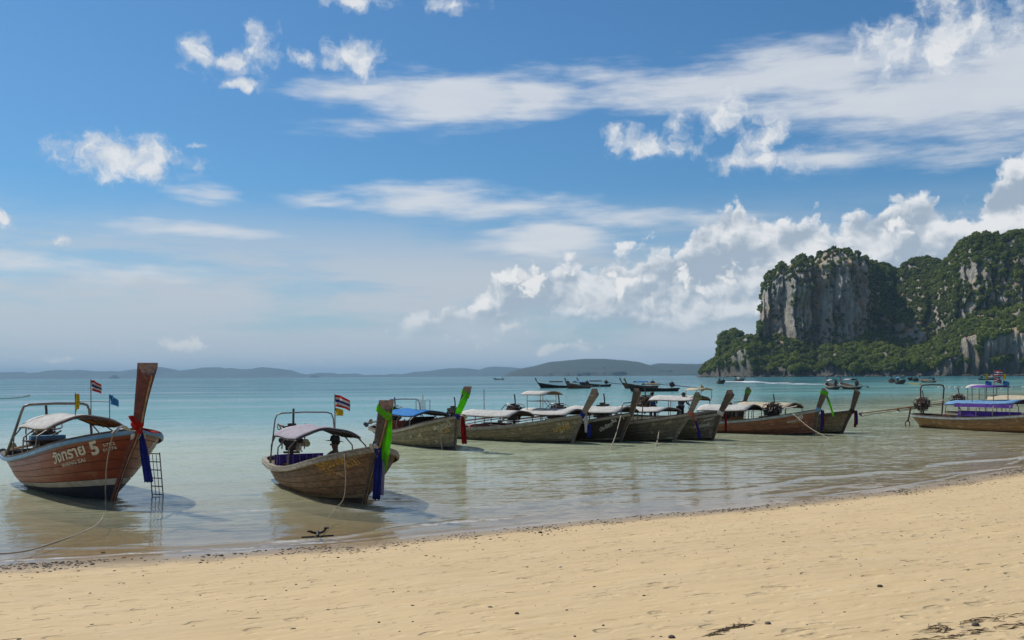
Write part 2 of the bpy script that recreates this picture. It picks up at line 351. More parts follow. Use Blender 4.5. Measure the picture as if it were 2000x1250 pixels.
def ground_z(x, y):
    d = (y - shore_y(x)) * shore_c(x)
    land = np.where(d < 0, np.minimum(-d, 60), 0); z = .072 * land ** .94 * np.where(land > 20, 1, 1)
    z = np.where(land > 24, .072 * 24 ** .94 + .03 * (land - 24), z)
    sea = np.where(d > 0, d, 0); z = z - np.where(sea < 60, .058 * sea, 3.48 + .02 * np.minimum(sea - 60, 150))
    n = fbm(x * .22, y * .22, 3.3, 3) * .035 + fbm(x * 1.3, y * 1.3, 1.1, 3) * .0075 + fbm(x * 4.5, y * 4.5, 6.1, 2) * .003
    return z + n * sstep(np.abs(d), 0, 2.0) * sstep(np.abs(d), 300, 60)
def graded(fine0, fine1, step, far, q=1.22):
    a = list(np.arange(fine0, fine1 + 1e-6, step)); s = step; lo, hi = [], []
    p = a[-1]
    while p < far: s *= q; p += s; hi.append(p)
    s = step; p = a[0]
    while p > -far: s *= q; p -= s; lo.append(p)
    return np.array(lo[::-1] + a + hi)
XS = graded(-14, 27, .11, 29000)

# ---- sand
m, t, b = new_mat('sand')
pos = t.node('ShaderNodeNewGeometry').outputs['Position']
rot = t.node('ShaderNodeVectorRotate', {'Vector': pos, 'Angle': R(-26)}, rotation_type='Z_AXIS').outputs[0]
sz = t.node('ShaderNodeSeparateXYZ', {0: pos}).outputs[2]
n_big = t.noise(t.vm('MULTIPLY', rot, (.12, .5, 0)), 1, 5, .6)
n_str = t.noise(t.vm('MULTIPLY', rot, (.9, 7.0, 0)), 1, 6, .62)
n_fine = t.noise(pos, 60, 4, .7); n_mid = t.noise(t.vm('MULTIPLY', rot, (1.4, 3.4, 0)), 1.6, 6, .65)
col = t.mix(t.step(n_big, .3, .7), (.635, .46, .245), (.58, .42, .228))
col = t.mix(t.step(n_str, .47, .66, 0, .5), col, (.50, .35, .165))
n_pat = t.noise(t.vm('MULTIPLY', rot, (.5, 1.3, 0)), 1.1, 6, .68)
col = t.mix(t.step(n_pat, .5, .7, 0, .45), col, (.62, .48, .285))
col = t.mix(t.step(n_mid, .54, .70, 0, .5), col, (.47, .36, .20))
pit = t.noise(t.vm('MULTIPLY', rot, (1.5, 7.0, 0)), 1.5, 6, .72)
vo = t.node('ShaderNodeTexVoronoi', {'Vector': t.vm('MULTIPLY', t.vm('MULTIPLY_ADD', t.noise(pos, 5, 2, .5, out=1), (.16, .16, 0), rot), (1.9, 2.5, 0)), 'Scale': 1.3}, voronoi_dimensions='2D')
vcell = t.node('ShaderNodeSeparateColor', {0: vo.outputs['Color']})
foot = t.m('MULTIPLY', t.step(vo.outputs['Distance'], .30, .16), t.step(vcell.outputs[0], .80, .82))
foot = t.m('MULTIPLY', foot, t.step(sz, .12, .3))
pmask = t.step(t.noise(t.vm('MULTIPLY', rot, (.35, .9, 0)), 1.3, 4, .6), .50, .66)
pitf = t.m('MULTIPLY', t.step(pit, .595, .665), pmask)
col = t.mix(t.m('MULTIPLY', pitf, .38), col, (.27, .20, .115))
col = t.mix(t.step(n_fine, .62, .74, 0, .4), col, (.24, .19, .13))
col = t.mix(t.m('MULTIPLY', foot, .22), col, (.42, .31, .16))
wet = t.step(t.m('ADD', sz, t.m('MULTIPLY', t.m('SUBTRACT', n_mid, .5), .11)), .095, .05)
col = t.mix(wet, col, t.mix(1.0, col, (.60, .58, .56), blend='MULTIPLY'))
t.put(b.inputs['Base Color'], col)
t.put(b.inputs['Roughness'], t.step(sz, .10, .02, .9, .32)); b.inputs['Specular IOR Level'].default_value = .35
vo2 = t.node('ShaderNodeTexVoronoi', {'Vector': t.vm('MULTIPLY', t.vm('MULTIPLY_ADD', t.noise(pos, 9, 2, .5, out=1), (.12, .12, 0), rot), (2.4, 3.6, 0)), 'Scale': 1.9}, voronoi_dimensions='2D')
scuff = t.m('MULTIPLY', t.step(vo2.outputs['Distance'], .42, .12), t.step(t.node('ShaderNodeSeparateColor', {0: vo2.outputs['Color']}).outputs[1], .55, .85))
hgt_ = t.m('ADD', t.m('MULTIPLY', n_str, .007), t.m('ADD', t.m('MULTIPLY', n_fine, .003), t.m('ADD', t.m('MULTIPLY', pitf, -.02), t.m('ADD', t.m('MULTIPLY', n_pat, .05), t.m('MULTIPLY_ADD', scuff, -.012, t.m('MULTIPLY', foot, -.028))))))
bn = t.node('ShaderNodeBump', {'Strength': .9, 'Distance': 1.0, 'Height': t.m('MULTIPLY', hgt_, t.step(sz, .01, .08))}); t.l.new(bn.outputs[0], b.inputs['Normal'])
land = graded(-15.5, 0, .11, 29000); DY = np.concatenate([land[land <= 0.0001], np.arange(.1, 4, .12)])
p_ = 4.0; st_ = .3; ext = []
while p_ < 29000: ext.append(p_); p_ += st_; st_ *= 1.13
DY = np.concatenate([DY, ext])
X, Dv = np.meshgrid(XS, DY, indexing='ij'); Y = shore_y(X) + Dv; Z = ground_z(X, Y)
o = np_mesh('beach', np.stack([X, Y, Z], -1).reshape(-1, 3), grid_faces(*X.shape), 'sand'); tag(o, 'pale golden sand beach sloping into the sea', kind='structure')

# ---- sea
m, t, b = new_mat('water'); nt = m.node_tree; nt.nodes.remove(b)
pos = t.node('ShaderNodeNewGeometry').outputs['Position']
dep = t.node('ShaderNodeAttribute', attribute_name='depth').outputs['Fac']; fo = t.node('ShaderNodeAttribute', attribute_name='foam').outputs['Fac']
nrm = t.node('ShaderNodeNewGeometry').outputs['Normal']
rot = t.node('ShaderNodeVectorRotate', {'Vector': pos, 'Angle': R(-14)}, rotation_type='Z_AXIS').outputs[0]
def slopes(sc, stretch, det): return t.vm('SUBTRACT', t.noise(t.vm('MULTIPLY', rot, stretch), sc, det, .55, out=1), (.5, .5, .5))
s1 = slopes(1.0, (1.3, 4.6, 1), 3); s2 = slopes(1.0, (5.0, 15, 1), 2); s3 = slopes(1.0, (.22, .8, 1), 3)
slick = t.noise(t.vm('MULTIPLY', rot, (.008, .045, 1)), 1, 5, .62)
grp = t.noise(t.vm('MULTIPLY', rot, (.07, .42, 1)), 1, 6, .7)
rough_f = t.m('MULTIPLY', t.step(slick, .38, .60, .45, 1.1), t.step(grp, .30, .68, .45, 1.2))
amp = t.m('MULTIPLY', rough_f, t.m('ADD', t.step(dep, .0, .35, .18, .56), t.step(dep, 1.4, 3.6, .0, .44)))
sl = t.vm('ADD', t.vm('ADD', t.vm('MULTIPLY', s1, (.30, .62, 0)), t.vm('MULTIPLY', s2, (.34, .60, 0))), t.vm('MULTIPLY', s3, (.14, .26, 0)))
N = t.vm('NORMALIZE', t.vm('ADD', nrm, t.scale(sl, amp)))
fr = t.m('MULTIPLY', t.node('ShaderNodeFresnel', {'IOR': 1.33, 'Normal': N}).outputs[0], t.step(amp, .12, 1.1, .84, .36))   # wave shadowing thins the mirror at low angles
gl = t.node('ShaderNodeBsdfGlossy', {'Color': (.95, .97, 1.0), 'Roughness': .06, 'Normal': N}).outputs[0]
op = t.m('SUBTRACT', 1.0, t.m('POWER', 2.718, t.m('MULTIPLY', dep, -1.9)))
patch = t.noise(t.vm('MULTIPLY', rot, (.01, .03, 1)), 1, 4, .55)
wc = t.mix(t.step(dep, .12, .9), (.56, .53, .34), (.46, .495, .325))
wc = t.mix(t.step(dep, .9, 2.9), wc, (.155, .34, .33))
wc = t.mix(t.step(dep, 3.0, 6.4), wc, t.mix(t.step(patch, .35, .65), (.042, .155, .185), (.062, .195, .22)))
df = t.node('ShaderNodeBsdfDiffuse', {'Color': wc}).outputs[0]
tr = t.node('ShaderNodeBsdfTransparent', {'Color': t.mix(op, (1, 1, 1), (.88, .90, .72))}).outputs[0]
body = t.node('ShaderNodeMixShader', {0: op, 1: tr, 2: df}).outputs[0]
ws = t.node('ShaderNodeMixShader', {0: fr, 1: body, 2: gl}).outputs[0]
fn = t.noise(t.vm('MULTIPLY', rot, (3, 9, 1)), 1.5, 5, .7)
fd = t.node('ShaderNodeBsdfDiffuse', {'Color': (.78, .78, .74)}).outputs[0]
ff = t.m('MULTIPLY', fo, t.step(fn, .42, .56))
ws = t.node('ShaderNodeMixShader', {0: ff, 1: ws, 2: fd}).outputs[0]
t.l.new(ws, nt.nodes['Material Output'].inputs[0])
DW = list(np.arange(-.9, 6, .045)); st_ = .05
while DW[-1] < 29000: DW.append(DW[-1] + st_); st_ *= 1.10
DW = np.array(DW)
X, Dv = np.meshgrid(XS, DW, indexing='ij'); Y = shore_y(X) + Dv
d = Dv * shore_c(X); wav = np.zeros_like(X); foam = np.zeros_like(X)
for d0, hh, w, sd in ((.28, .014, .10, 1), (.95, .026, .22, 2), (2.1, .030, .38, 3), (3.7, .022, .6, 4)):
    c0 = d0 + fbm(X * .25, sd * 3.3, 1.5, 2) * d0 * .55 + fbm(X * 1.1, sd * 5.1, 7.5, 2) * .05
    mod = sstep(fbm(X * .16, sd * 9.1, 4.2, 2), -.25, .35); u = (d - c0) / w
    wav += hh * mod * np.exp(-u * u * np.where(u < 0, 6, 1.0))
    foam = np.maximum(foam, mod * sstep(fbm(X * .5, sd * 2.1, 8.2, 2), -.15, .25) * np.exp(-((u + .3) / .22) ** 2) * (.8 if sd < 3 else .35) * np.interp(X, [-8, 4, 9], [1, .8, .45]))
wav += fbm(X * .8, Y * 2.0, 4.4, 2) * .012 * sstep(d, .5, 5) * sstep(d, 200, 60)
foam = np.maximum(foam, .35 * np.exp(-((d - .02) / .03) ** 2))
Z = .003 + wav * sstep(d, -.3, .3)
gz = ground_z(X, Y)
o = np_mesh('sea', np.stack([X, Y, Z], -1).reshape(-1, 3), grid_faces(*X.shape), 'water'); tag(o, 'shallow green to turquoise sea with small ripples', kind='structure')
attr(o, 'depth', np.maximum(Z - gz, 0)); attr(o, 'foam', foam)

# ---- far land
def yh(px): return 734.5 - ROLL * (px - 1000)
m, t, b = new_mat('far_forest')
co = t.node('ShaderNodeTexCoord').outputs['Object']
n = t.noise(co, .02, 6, .65); t.put(b.inputs['Base Color'], t.mix(t.step(n, .35, .7), (.014, .026, .018), (.032, .048, .026))); b.inputs['Roughness'].default_value = .9
def ridge(name, pts, D, thick, bump, label, step=1.5, base=0):
    px = np.arange(pts[0][0], pts[-1][0], step); py = np.interp(px, *np.array(pts).T)
    H = np.maximum((yh(px) - py) / 2000 * D, 0) ; X0 = (px - 1000) / 2000 * D
    rows = np.linspace(0, 1, 30); V = []
    for i, r in enumerate(rows):
        prof = math.sin(min(r / .55, 1) * math.pi / 2) if r < .55 else math.cos((r - .55) / .45 * math.pi / 2)
        nz = fbm(X0 / bump, r * thick / bump, 1.7, 5, .55)
        z = H * prof * (1 + .28 * nz * (1 - prof ** 3)) + nz * bump * .02 * prof
        V.append(np.stack([X0, D - thick * .55 + thick * r + nz * thick * .06, z - 2], 1))
    V = np.stack(V, 1); o = np_mesh(name, V.reshape(-1, 3), grid_faces(len(px), len(rows))[:, ::-1], 'far_forest'); tag(o, label, kind='structure')
h1 = [(0, 200), (95, 190), (140, 196), (230, 182), (320, 200), (350, 193), (460, 190), (530, 168), (590, 180), (640, 170), (700, 182), (735, 182), (780, 197), (850, 180), (930, 202), (1050, 178), (1245, 150), (1300, 165), (1390, 203), (1430, 190), (1500, 168), (1540, 173), (1600, 153), (1700, 150), (1750, 162), (1810, 157), (1860, 165), (2000, 163)]
h2 = [(50, 150), (130, 158), (200, 168), (290, 203), (370, 215), (400, 212), (430, 216), (500, 195), (540, 192), (620, 212), (740, 200), (820, 215), (930, 210), (990, 222), (1050, 200), (1150, 203), (1250, 185), (1350, 182), (1520, 155), (1660, 155), (1740, 172), (1810, 150), (1880, 145), (2000, 150), (2100, 165), (2300, 190), (2500, 215)]
ridge('hills', [(-500, 736), (-300, 728), (-120, 722)] + [(x / 4, 680 + y / 4) for x, y in h1] + [(500 + x / 4, 680 + y / 4 - .7) for x, y in h2], 15000, 3200, 1000, 'blue hazy hills along the far horizon')
isl = [(80, 224), (95, 214), (150, 180), (220, 158), (340, 135), (440, 105), (560, 92), (700, 82), (870, 78), (1000, 88), (1130, 103), (1180, 120), (1235, 132), (1320, 113), (1450, 115), (1580, 120), (1650, 113), (1700, 120), (1760, 150), (1900, 190), (2000, 226)]
ridge('island', [(960 + x / 4, 680 + y / 4) for x, y in isl], 7000, 2000, 200, 'long low dark wooded island on the horizon', .7)
ridge('island', [(209, 740), (214, 737), (221, 731.5), (227, 732), (231, 736), (233, 740)], 9500, 140, 70, 'tiny pointed islet on the horizon behind the tall red prow', .4)
ridge('island', [(604, 739), (607, 734), (613, 732), (620, 732.5), (624, 736), (626, 739)], 9500, 140, 70, 'tiny round islet on the horizon', .4)

# ---- limestone headland
m, t, b = new_mat('limestone')
pos = t.node('ShaderNodeTexCoord').outputs['Object']
v1 = t.noise(t.vm('MULTIPLY', pos, (.10, .10, .016)), 1, 6, .6); v2 = t.noise(t.vm('MULTIPLY', pos, (.30, .30, .045)), 1, 6, .65)
v3 = t.noise(pos, .03, 4, .6); v4 = t.noise(pos, .25, 5, .7)
col = t.mix(t.step(v1, .35, .65), (.42, .37, .295), (.58, .52, .42))
col = t.mix(t.step(v2, .5, .72, 0, .85), col, (.15, .138, .118))
col = t.mix(t.m('MULTIPLY', t.step(v3, .48, .60), t.step(v2, .64, .44)), col, (.62, .42, .23))
col = t.mix(t.m('MULTIPLY', t.step(v3, .44, .30), t.step(v1, .5, .62)), col, (.58, .52, .42))
col = t.mix(t.step(v4, .56, .72, 0, .65), col, (.055, .065, .03))
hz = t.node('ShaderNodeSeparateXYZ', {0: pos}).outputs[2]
col = t.mix(t.step(t.m('ADD', hz, t.m('MULTIPLY', v4, 14.0)), 44.0, 12.0, 0, .85), col, (.10, .088, .070))   # tide stain low down, with the shore wall's shade painted in above it
t.put(b.inputs['Base Color'], col); b.inputs['Roughness'].default_value = .9
bn = t.node('ShaderNodeBump', {'Strength': 1.0, 'Distance': 7.0, 'Height': t.m('ADD', v2, t.m('MULTIPLY', v4, .6))}); t.l.new(bn.outputs[0], b.inputs['Normal'])
I = lambda px, pts: np.interp(px, *np.array(pts, float).T)
px = np.arange(1362, 2620, 1.6)
yt = I(px, [(1360, 735), (1372, 730), (1385, 712), (1400, 704), (1403, 690), (1406, 664), (1414, 653), (1440, 648), (1460, 657), (1475, 661), (1484, 655), (1487, 600), (1490, 562), (1500, 541), (1515, 528), (1530, 520), (1545, 522), (1560, 509), (1590, 505), (1596, 513), (1602, 498), (1625, 494), (1665, 495), (1690, 506), (1705, 520), (1730, 520), (1745, 526), (1757, 530), (1768, 518), (1790, 508), (1810, 506), (1825, 512), (1832, 524), (1845, 511), (1860, 496), (1880, 478), (1905, 464), (1930, 458), (1960, 462), (2000, 455), (2050, 450), (2150, 475), (2300, 525), (2450, 605), (2620, 715)])
yw = I(px, [(1360, 735), (1484, 664), (1487, 620), (1492, 585), (1500, 565), (1530, 540), (1560, 528), (1590, 520), (1625, 512), (1665, 512), (1690, 525), (1705, 545), (1730, 552), (1757, 556), (1790, 540), (1830, 548), (1850, 540), (1880, 520), (1920, 508), (1960, 512), (2000, 500), (2150, 520), (2300, 570), (2620, 722)])
yf = I(px, [(1360, 735.5), (1380, 724), (1400, 714), (1406, 680), (1440, 665), (1484, 666), (1530, 660), (1575, 668), (1600, 682), (1640, 676), (1690, 655), (1720, 652), (1760, 662), (1800, 668), (1840, 655), (1870, 630), (1930, 608), (2000, 600), (2200, 610), (2620, 728)])
ya = I(px, [(1360, 735.5), (1372, 729), (1395, 724), (1403, 718), (1407, 672), (1430, 664), (1455, 668), (1464, 700), (1475, 724), (1600, 726), (1615, 716), (1650, 714), (1670, 724), (1820, 724), (1835, 702), (1870, 700), (1884, 662), (1920, 655), (2000, 650), (2200, 660), (2620, 730)])
yt = yt + (fbm(px / 9, 3.7, 6.1, 3) * 7 + np.abs(fbm(px / 22, 8.7, 2.1, 2)) * 9 - 3) * sstep(px, 1486, 1496) * sstep(px, 1720, 1700) + fbm(px / 14, 5.7, 4.1, 3) * 4 * sstep(px, 1700, 1730)
yw = np.maximum(yw, yt + 2); yf = np.maximum(yf, yw + 1.0); ya = np.maximum(ya, yf + .5)
D0 = I(px, [(1360, 1240), (1400, 1190), (1470, 1110), (1700, 1060), (1880, 1000), (2000, 960), (2620, 860)])
run = I(px, [(1360, 30), (1403, 40), (1465, 60), (1500, 105), (1700, 120), (1840, 110), (1900, 90), (2620, 90)])
setb = I(px, [(1360, 10), (1480, 6), (1500, 8), (1690, 10), (1712, 70), (1750, 95), (1800, 90), (1845, 25), (1900, 18), (2620, 30)])
bulge = 75 * (1 - np.sqrt(np.clip(1 - (np.clip(1560 - px, 0, 73) / 73.5) ** 2, 0, 1))) * (px > 1486) + 55 * sstep(px, 1676, 1712) * sstep(px, 1860, 1828)
rib = fbm(px / 6.5, 9.3, 1.2, 2) * 8 + fbm(px / 13, 1.3, 2.2, 3) * 15 + fbm(px / 42, 4.3, 2.2, 2) * 26 + 26 * np.exp(-((px - 1541) / 7) ** 2) + 18 * np.exp(-((px - 1594) / 5) ** 2)
Dsw = D0 + 5; Df = D0 + run + bulge * .5; Dw = Df + setb + bulge * .5; Dt = Dw + 55
zz = lambda y, D: EYE + (yh(px) - y) / 2000 * D
SEG = [(14, 0), (34, 1), (64, 2), (22, 3), (12, 4)]
dl = {0: (D0, Dsw), 1: (Dsw, Df), 2: (Df, Dw), 3: (Dw, Dt), 4: (Dt, Dt + 170)}
zt = zz(yt, Dt); zl = {0: (px * 0 - 3, zz(ya, Dsw)), 1: (zz(ya, Dsw), zz(yf, Df)), 2: (zz(yf, Df), zz(yw, Dw)), 3: (zz(yw, Dw), zt), 4: (zt, px * 0 - 5)}
cols_d, cols_z, seg_id = [], [], []
for n_, sid in SEG:
    for k in range(n_):
        f = k / n_
        g = {0: f, 1: f, 2: f, 3: math.sin(f * math.pi / 2), 4: 1 - math.cos(f * math.pi / 2)}[sid]; fd = f
        if sid == 2: fd = f ** 1.6
        cols_d.append(dl[sid][0] + (dl[sid][1] - dl[sid][0]) * fd); cols_z.append(zl[sid][0] + (zl[sid][1] - zl[sid][0]) * g); seg_id.append(sid)
Dm = np.stack(cols_d, 1); Zm = np.stack(cols_z, 1); seg_id = np.array(seg_id)
Xm = ((px - 1000) / 2000)[:, None] * Dm
wallw = np.isin(seg_id, (2,)).astype(float)[None, :] + .5 * np.isin(seg_id, (0, 3))[None, :] + .35 * (seg_id == 1)[None, :]
ribw = np.convolve(wallw[0], np.ones(9) / 9, 'same')[None, :]
Ym = Dm + ribw * rib[:, None] * .9 + ribw * (fbm(Xm / 16, Zm / 30, 1.2, 4) * 13 + np.abs(fbm(Xm / 7, Zm / 18, 8.2, 3)) * 8) + fbm(Xm / 30, Zm / 30, 5.0, 3) * 6
Zm = Zm + fbm(Xm / 25, Ym / 25, 2.0, 3) * 4 * np.isin(seg_id, (1, 3))[None, :] * sstep(Zm, 3, 15)
Vc = np.stack([Xm, Ym, Zm], -1)
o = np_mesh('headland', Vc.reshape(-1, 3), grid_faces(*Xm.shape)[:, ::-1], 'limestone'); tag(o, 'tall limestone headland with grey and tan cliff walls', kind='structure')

# ---- forest on the headland
m, t, b = new_mat('leaves')
tint = t.node('ShaderNodeAttribute', attribute_name='tint').outputs['Fac']
lv = t.noise(t.node('ShaderNodeTexCoord').outputs['Object'], .35, 3, .6)
col = t.mix(tint, (.055, .080, .016), (.22, .245, .040)); col = t.mix(t.step(lv, .35, .7, 0, .3), col, (.065, .090, .018))
t.put(b.inputs['Base Color'], col); b.inputs['Roughness'].default_value = .75; b.inputs['Specular IOR Level'].default_value = .25
trn = t.node('ShaderNodeBsdfTranslucent', {0: t.mix(1.0, col, (1.3, 1.5, .7), blend='MULTIPLY')}); mx = t.node('ShaderNodeMixShader', {0: .38, 1: b.outputs[0], 2: trn.outputs[0]})
t.l.new(mx.outputs[0], m.node_tree.nodes['Material Output'].inputs[0])
bmi = bmesh.new(); bmesh.ops.create_icosphere(bmi, subdivisions=2, radius=1); ICO_V = np.array([v.co for v in bmi.verts]); ICO_F = np.array([[v.index for v in f.verts] for f in bmi.faces]); bmi.free()
rs = np.random.RandomState(5)
def crown_cards(n, size):                    # leaf clumps over a lumpy ball, unit radius
    dv = rs.normal(size=(n, 3)); dv /= np.linalg.norm(dv, axis=1)[:, None]; dv[:, 2] = np.where(dv[:, 2] < -.35, -dv[:, 2], dv[:, 2])
    rad = .82 + .30 * perlin(dv[:, 0] * 2 + 9, dv[:, 1] * 2, dv[:, 2] * 2) + rs.uniform(-.1, .12, n)
    c = dv * rad[:, None]; nn = dv + rs.normal(size=(n, 3)) * .45; nn /= np.linalg.norm(nn, axis=1)[:, None]
    a = np.cross(nn, rs.normal(size=(n, 3))); a /= np.linalg.norm(a, axis=1)[:, None]; bb = np.cross(nn, a)
    s = size * rs.uniform(.6, 1.3, n)[:, None]
    return np.stack([c - a * s - bb * s * .6, c + a * s - bb * s * .7, c + a * s * .8 + bb * s * .7, c - a * s * .9 + bb * s * .6], 1)
def crown_core(seed):
    q = ICO_V; r = .80 + .42 * fbm(q[:, 0] * 1.5 + seed, q[:, 1] * 1.5, q[:, 2] * 1.5, 3)
    return q * r[:, None]
CARDS = [crown_cards(90, .20) for _ in range(6)]; CORES = [crown_core(k * 4.7) for k in range(6)]
def crowns_mesh(name, centers, radii, tints, squash):
    V, F3, T = [], [], []; k = 0
    for c, r, ti, sq in zip(centers, radii, tints, squash):
        i = rs.randint(6); an = rs.uniform(0, 6.28); ca, sa = math.cos(an), math.sin(an)
        M = np.array([[ca, -sa, 0], [sa, ca, 0], [0, 0, sq]]) * r
        a = CORES[i] @ M.T + c; V.append(a); F3.append(ICO_F + k); T.append(np.full(len(a), ti * .75)); k += len(a)
        q = CARDS[rs.randint(6)] @ M.T + c; nq = len(q); V.append(q.reshape(-1, 3)); ix = np.arange(nq)[:, None] * 4 + k
        F3.append(np.concatenate([ix + [0, 1, 2], ix + [0, 2, 3]])); T.append(np.repeat(np.clip(ti + rs.uniform(-.22, .28, nq), 0, 1), 4)); k += nq * 4
    o = np_mesh(name, np.concatenate(V), np.concatenate(F3), 'leaves', smooth=False); attr(o, 'tint', np.concatenate(T)); return o
A = Vc[:-1, :-1]; B_ = Vc[1:, :-1]; C_ = Vc[:-1, 1:]
cr = np.cross(B_ - A, C_ - A); area = np.linalg.norm(cr, axis=-1); nz_ = np.abs(cr[..., 2]) / (area + 1e-9)
mk = fbm(A[..., 0] / 15, A[..., 2] / 34, A[..., 1] / 60, 4, .6); seg2 = np.broadcast_to(seg_id[:-1][None, :], area.shape); pxx = np.broadcast_to(px[:-1][:, None], area.shape)
zrel = A[..., 2]
cov = np.zeros_like(area)
cov[seg2 == 1] = 1.0; cov[seg2 == 3] = (1.15 * np.where(pxx < 1705, np.where(pxx > 1486, .25 + .6 * sstep(mk, -.1, .2), 1), 1))[seg2 == 3]
thr = np.interp(pxx, [1486, 1500, 1690, 1712, 1830, 1850, 1900, 2620], [-.12, -.02, -.04, -.9, -.9, -.5, -.16, -.1])
w2 = seg2 == 2; cov[w2] = (np.interp(pxx, [1690, 1715, 1880, 1920], [.75, 1.5, 1.5, .9]) * sstep(mk - thr, -.04, .12))[w2]
s0 = seg2 == 0; cov[s0] = (.6 * sstep(mk, -.2, .1) * sstep(zrel, 6, 14))[s0]
hole = (pxx > 1735) & (pxx < 1812) & w2 & (zrel < 62); cov[hole] *= .12
cov[(seg2 == 4)] = .5 * (A[..., 1] < (Dt[:-1, None] + 25))[seg2 == 4]
cov[zrel < 4] = 0; cov[pxx > 2150] *= .6
wgt = (area * cov).ravel(); NCR = 8000
pick = rs.choice(len(wgt), NCR, p=wgt / wgt.sum()); cen = A.reshape(-1, 3)[pick].copy(); sg = seg2.ravel()[pick]
rad = rs.uniform(2.4, 5.2, NCR) * np.where(sg == 2, .52, np.where((sg == 3) & (pxx.ravel()[pick] < 1705) & (pxx.ravel()[pick] > 1486), .66, .92)) * np.where(pxx.ravel()[pick] > 1700, np.where(sg == 2, 1.35, 1), 1)
cen[:, 2] += rad * .35; cen[:, 1] -= rad * .3
tin = np.clip(.40 + fbm(cen[:, 0] / 60, cen[:, 1] / 60, cen[:, 2] / 40, 2) * .45 + rs.uniform(-.3, .35, NCR) + np.where(sg == 1, .16, 0), 0, 1)
o = crowns_mesh('forest', cen, rad, tin, rs.uniform(.7, 1.0, NCR)); tag(o, 'dense tropical forest covering the headland slopes and cliff tops', 'forest', kind='stuff')
# shoreline boulders
m_ = MB()
for k in range(150):
    p = rs.uniform(1364, 2010); dd = float(np.interp(p, px, D0)); x = (p - 1000) / 2000 * dd; r = rs.uniform(.8, 2.6)
    q = ICO_V * (1 + .35 * fbm(ICO_V[:, 0] * 1.2 + k, ICO_V[:, 1] * 1.2, ICO_V[:, 2] * 1.2, 2))[:, None] * np.array([r * rs.uniform(1, 2), r, r * .7]) + [x, dd + rs.uniform(-5, 2), .2]
    m_.add(q.tolist(), ICO_F.tolist())
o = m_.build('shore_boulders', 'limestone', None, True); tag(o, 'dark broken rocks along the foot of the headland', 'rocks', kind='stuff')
# trees one can tell apart at the water's edge
pm('bark', (.09, .07, .05), (.05, .04, .03), 2, rough=.9)
def shore_tree(p, hpx, wpx, ti, label):
    dd = float(np.interp(p, px, D0)) + 3; sc = dd / 2000; H_ = hpx * sc; W = wpx * sc / 2
    e = empty('tree', ((p - 1000) / 2000 * dd, dd, 1.0)); tag(e, label, 'tree', 'trees at the foot of the headland')
    mb = MB(); mb.tube([(0, 0, -1.5), (.1, 0, H_ * .2), (.3, 0, H_ * .45), (.2, .1, H_ * .7)], [.45, .38, .3, .12], 7)
    for k in range(5):
        a = k * 1.3; mb.tube([(.2, 0, H_ * .3), (math.cos(a) * W * .4, math.sin(a) * W * .4, H_ * .5), (math.cos(a) * W * .7, math.sin(a) * W * .7, H_ * .62)], [.2, .13, .05], 5)
    mb.build('trunk', 'bark', e)
    n = 16; c = rs.normal(size=(n, 3)) * [.42, .42, .26]; c = np.clip(c, -.75, .75); cc = c * [W, W, H_ * .5] + [0, 0, H_ * .62]
    cr_ = crowns_mesh('crown', cc, rs.uniform(.30, .46, n) * W, np.clip(rs.uniform(-.12, .15, n) + ti, 0, 1), np.full(n, .85)); cr_.parent = e
shore_tree(1757, 34, 32, .75, 'round bright green tree at the water edge, the one nearer the tall tower cliff')
shore_tree(1789, 36, 34, .62, 'round bright green tree at the water edge beside the overhanging rock')
shore_tree(1560, 26, 34, .55, 'broad green tree at the water edge below the tower cliff')
shore_tree(1852, 30, 24, .7, 'slender light green tree on the shore rocks near the dark sea cave')
shore_tree(1668, 26, 36, .85, 'yellowish green spreading tree at the water edge beside low rocks')
cloth('cloth_cobalt', (.035, .10, .34), (.028, .08, .28)); cloth('cloth_cobalt2', (.06, .19, .42), (.05, .15, .35))

# ================================================================== LONG-TAIL BOATS
def lerp(a, b, t): return a + (b - a) * t
def catmull(P, n):
    P = [Vector(p) for p in P]; Q = [P[0] * 2 - P[1]] + P + [P[-1] * 2 - P[-2]]; out = []
    for i in range(1, len(Q) - 2):
        for k in range(n):
            t = k / n; a, b, c, d = Q[i - 1], Q[i], Q[i + 1], Q[i + 2]
            out.append(.5 * ((2 * b) + (c - a) * t + (2 * a - 5 * b + 4 * c - d) * t * t + (3 * b - a - 3 * c + d) * t ** 3))
    return out + [P[-1]]
def text_mesh(s, bold=0.0):
    cu = bpy.data.curves.new('lettering', 'FONT'); cu.body = s; cu.offset = bold; cu.resolution_u = 3
    o = bpy.data.objects.new('lettering', cu); COL.objects.link(o)
    dg = bpy.context.evaluated_depsgraph_get(); dg.update(); me = bpy.data.meshes.new_from_object(o.evaluated_get(dg))
    bpy.data.objects.remove(o); bm = bmesh.new(); bm.from_mesh(me); bmesh.ops.triangulate(bm, faces=bm.faces)
    w = max(v.co.x for v in bm.verts) - min(v.co.x for v in bm.verts)
    for _ in range(2):
        ed = [e for e in bm.edges if e.calc_length() > .22]
        if ed: bmesh.ops.subdivide_edges(bm, edges=ed, cuts=1); bmesh.ops.triangulate(bm, faces=bm.faces)
    V = np.array([v.co for v in bm.verts]); F = [[v.index for v in f.verts] for f in bm.faces]; bm.free(); bpy.data.meshes.remove(me)
    V[:, 0] -= V[:, 0].min(); return V, F, w

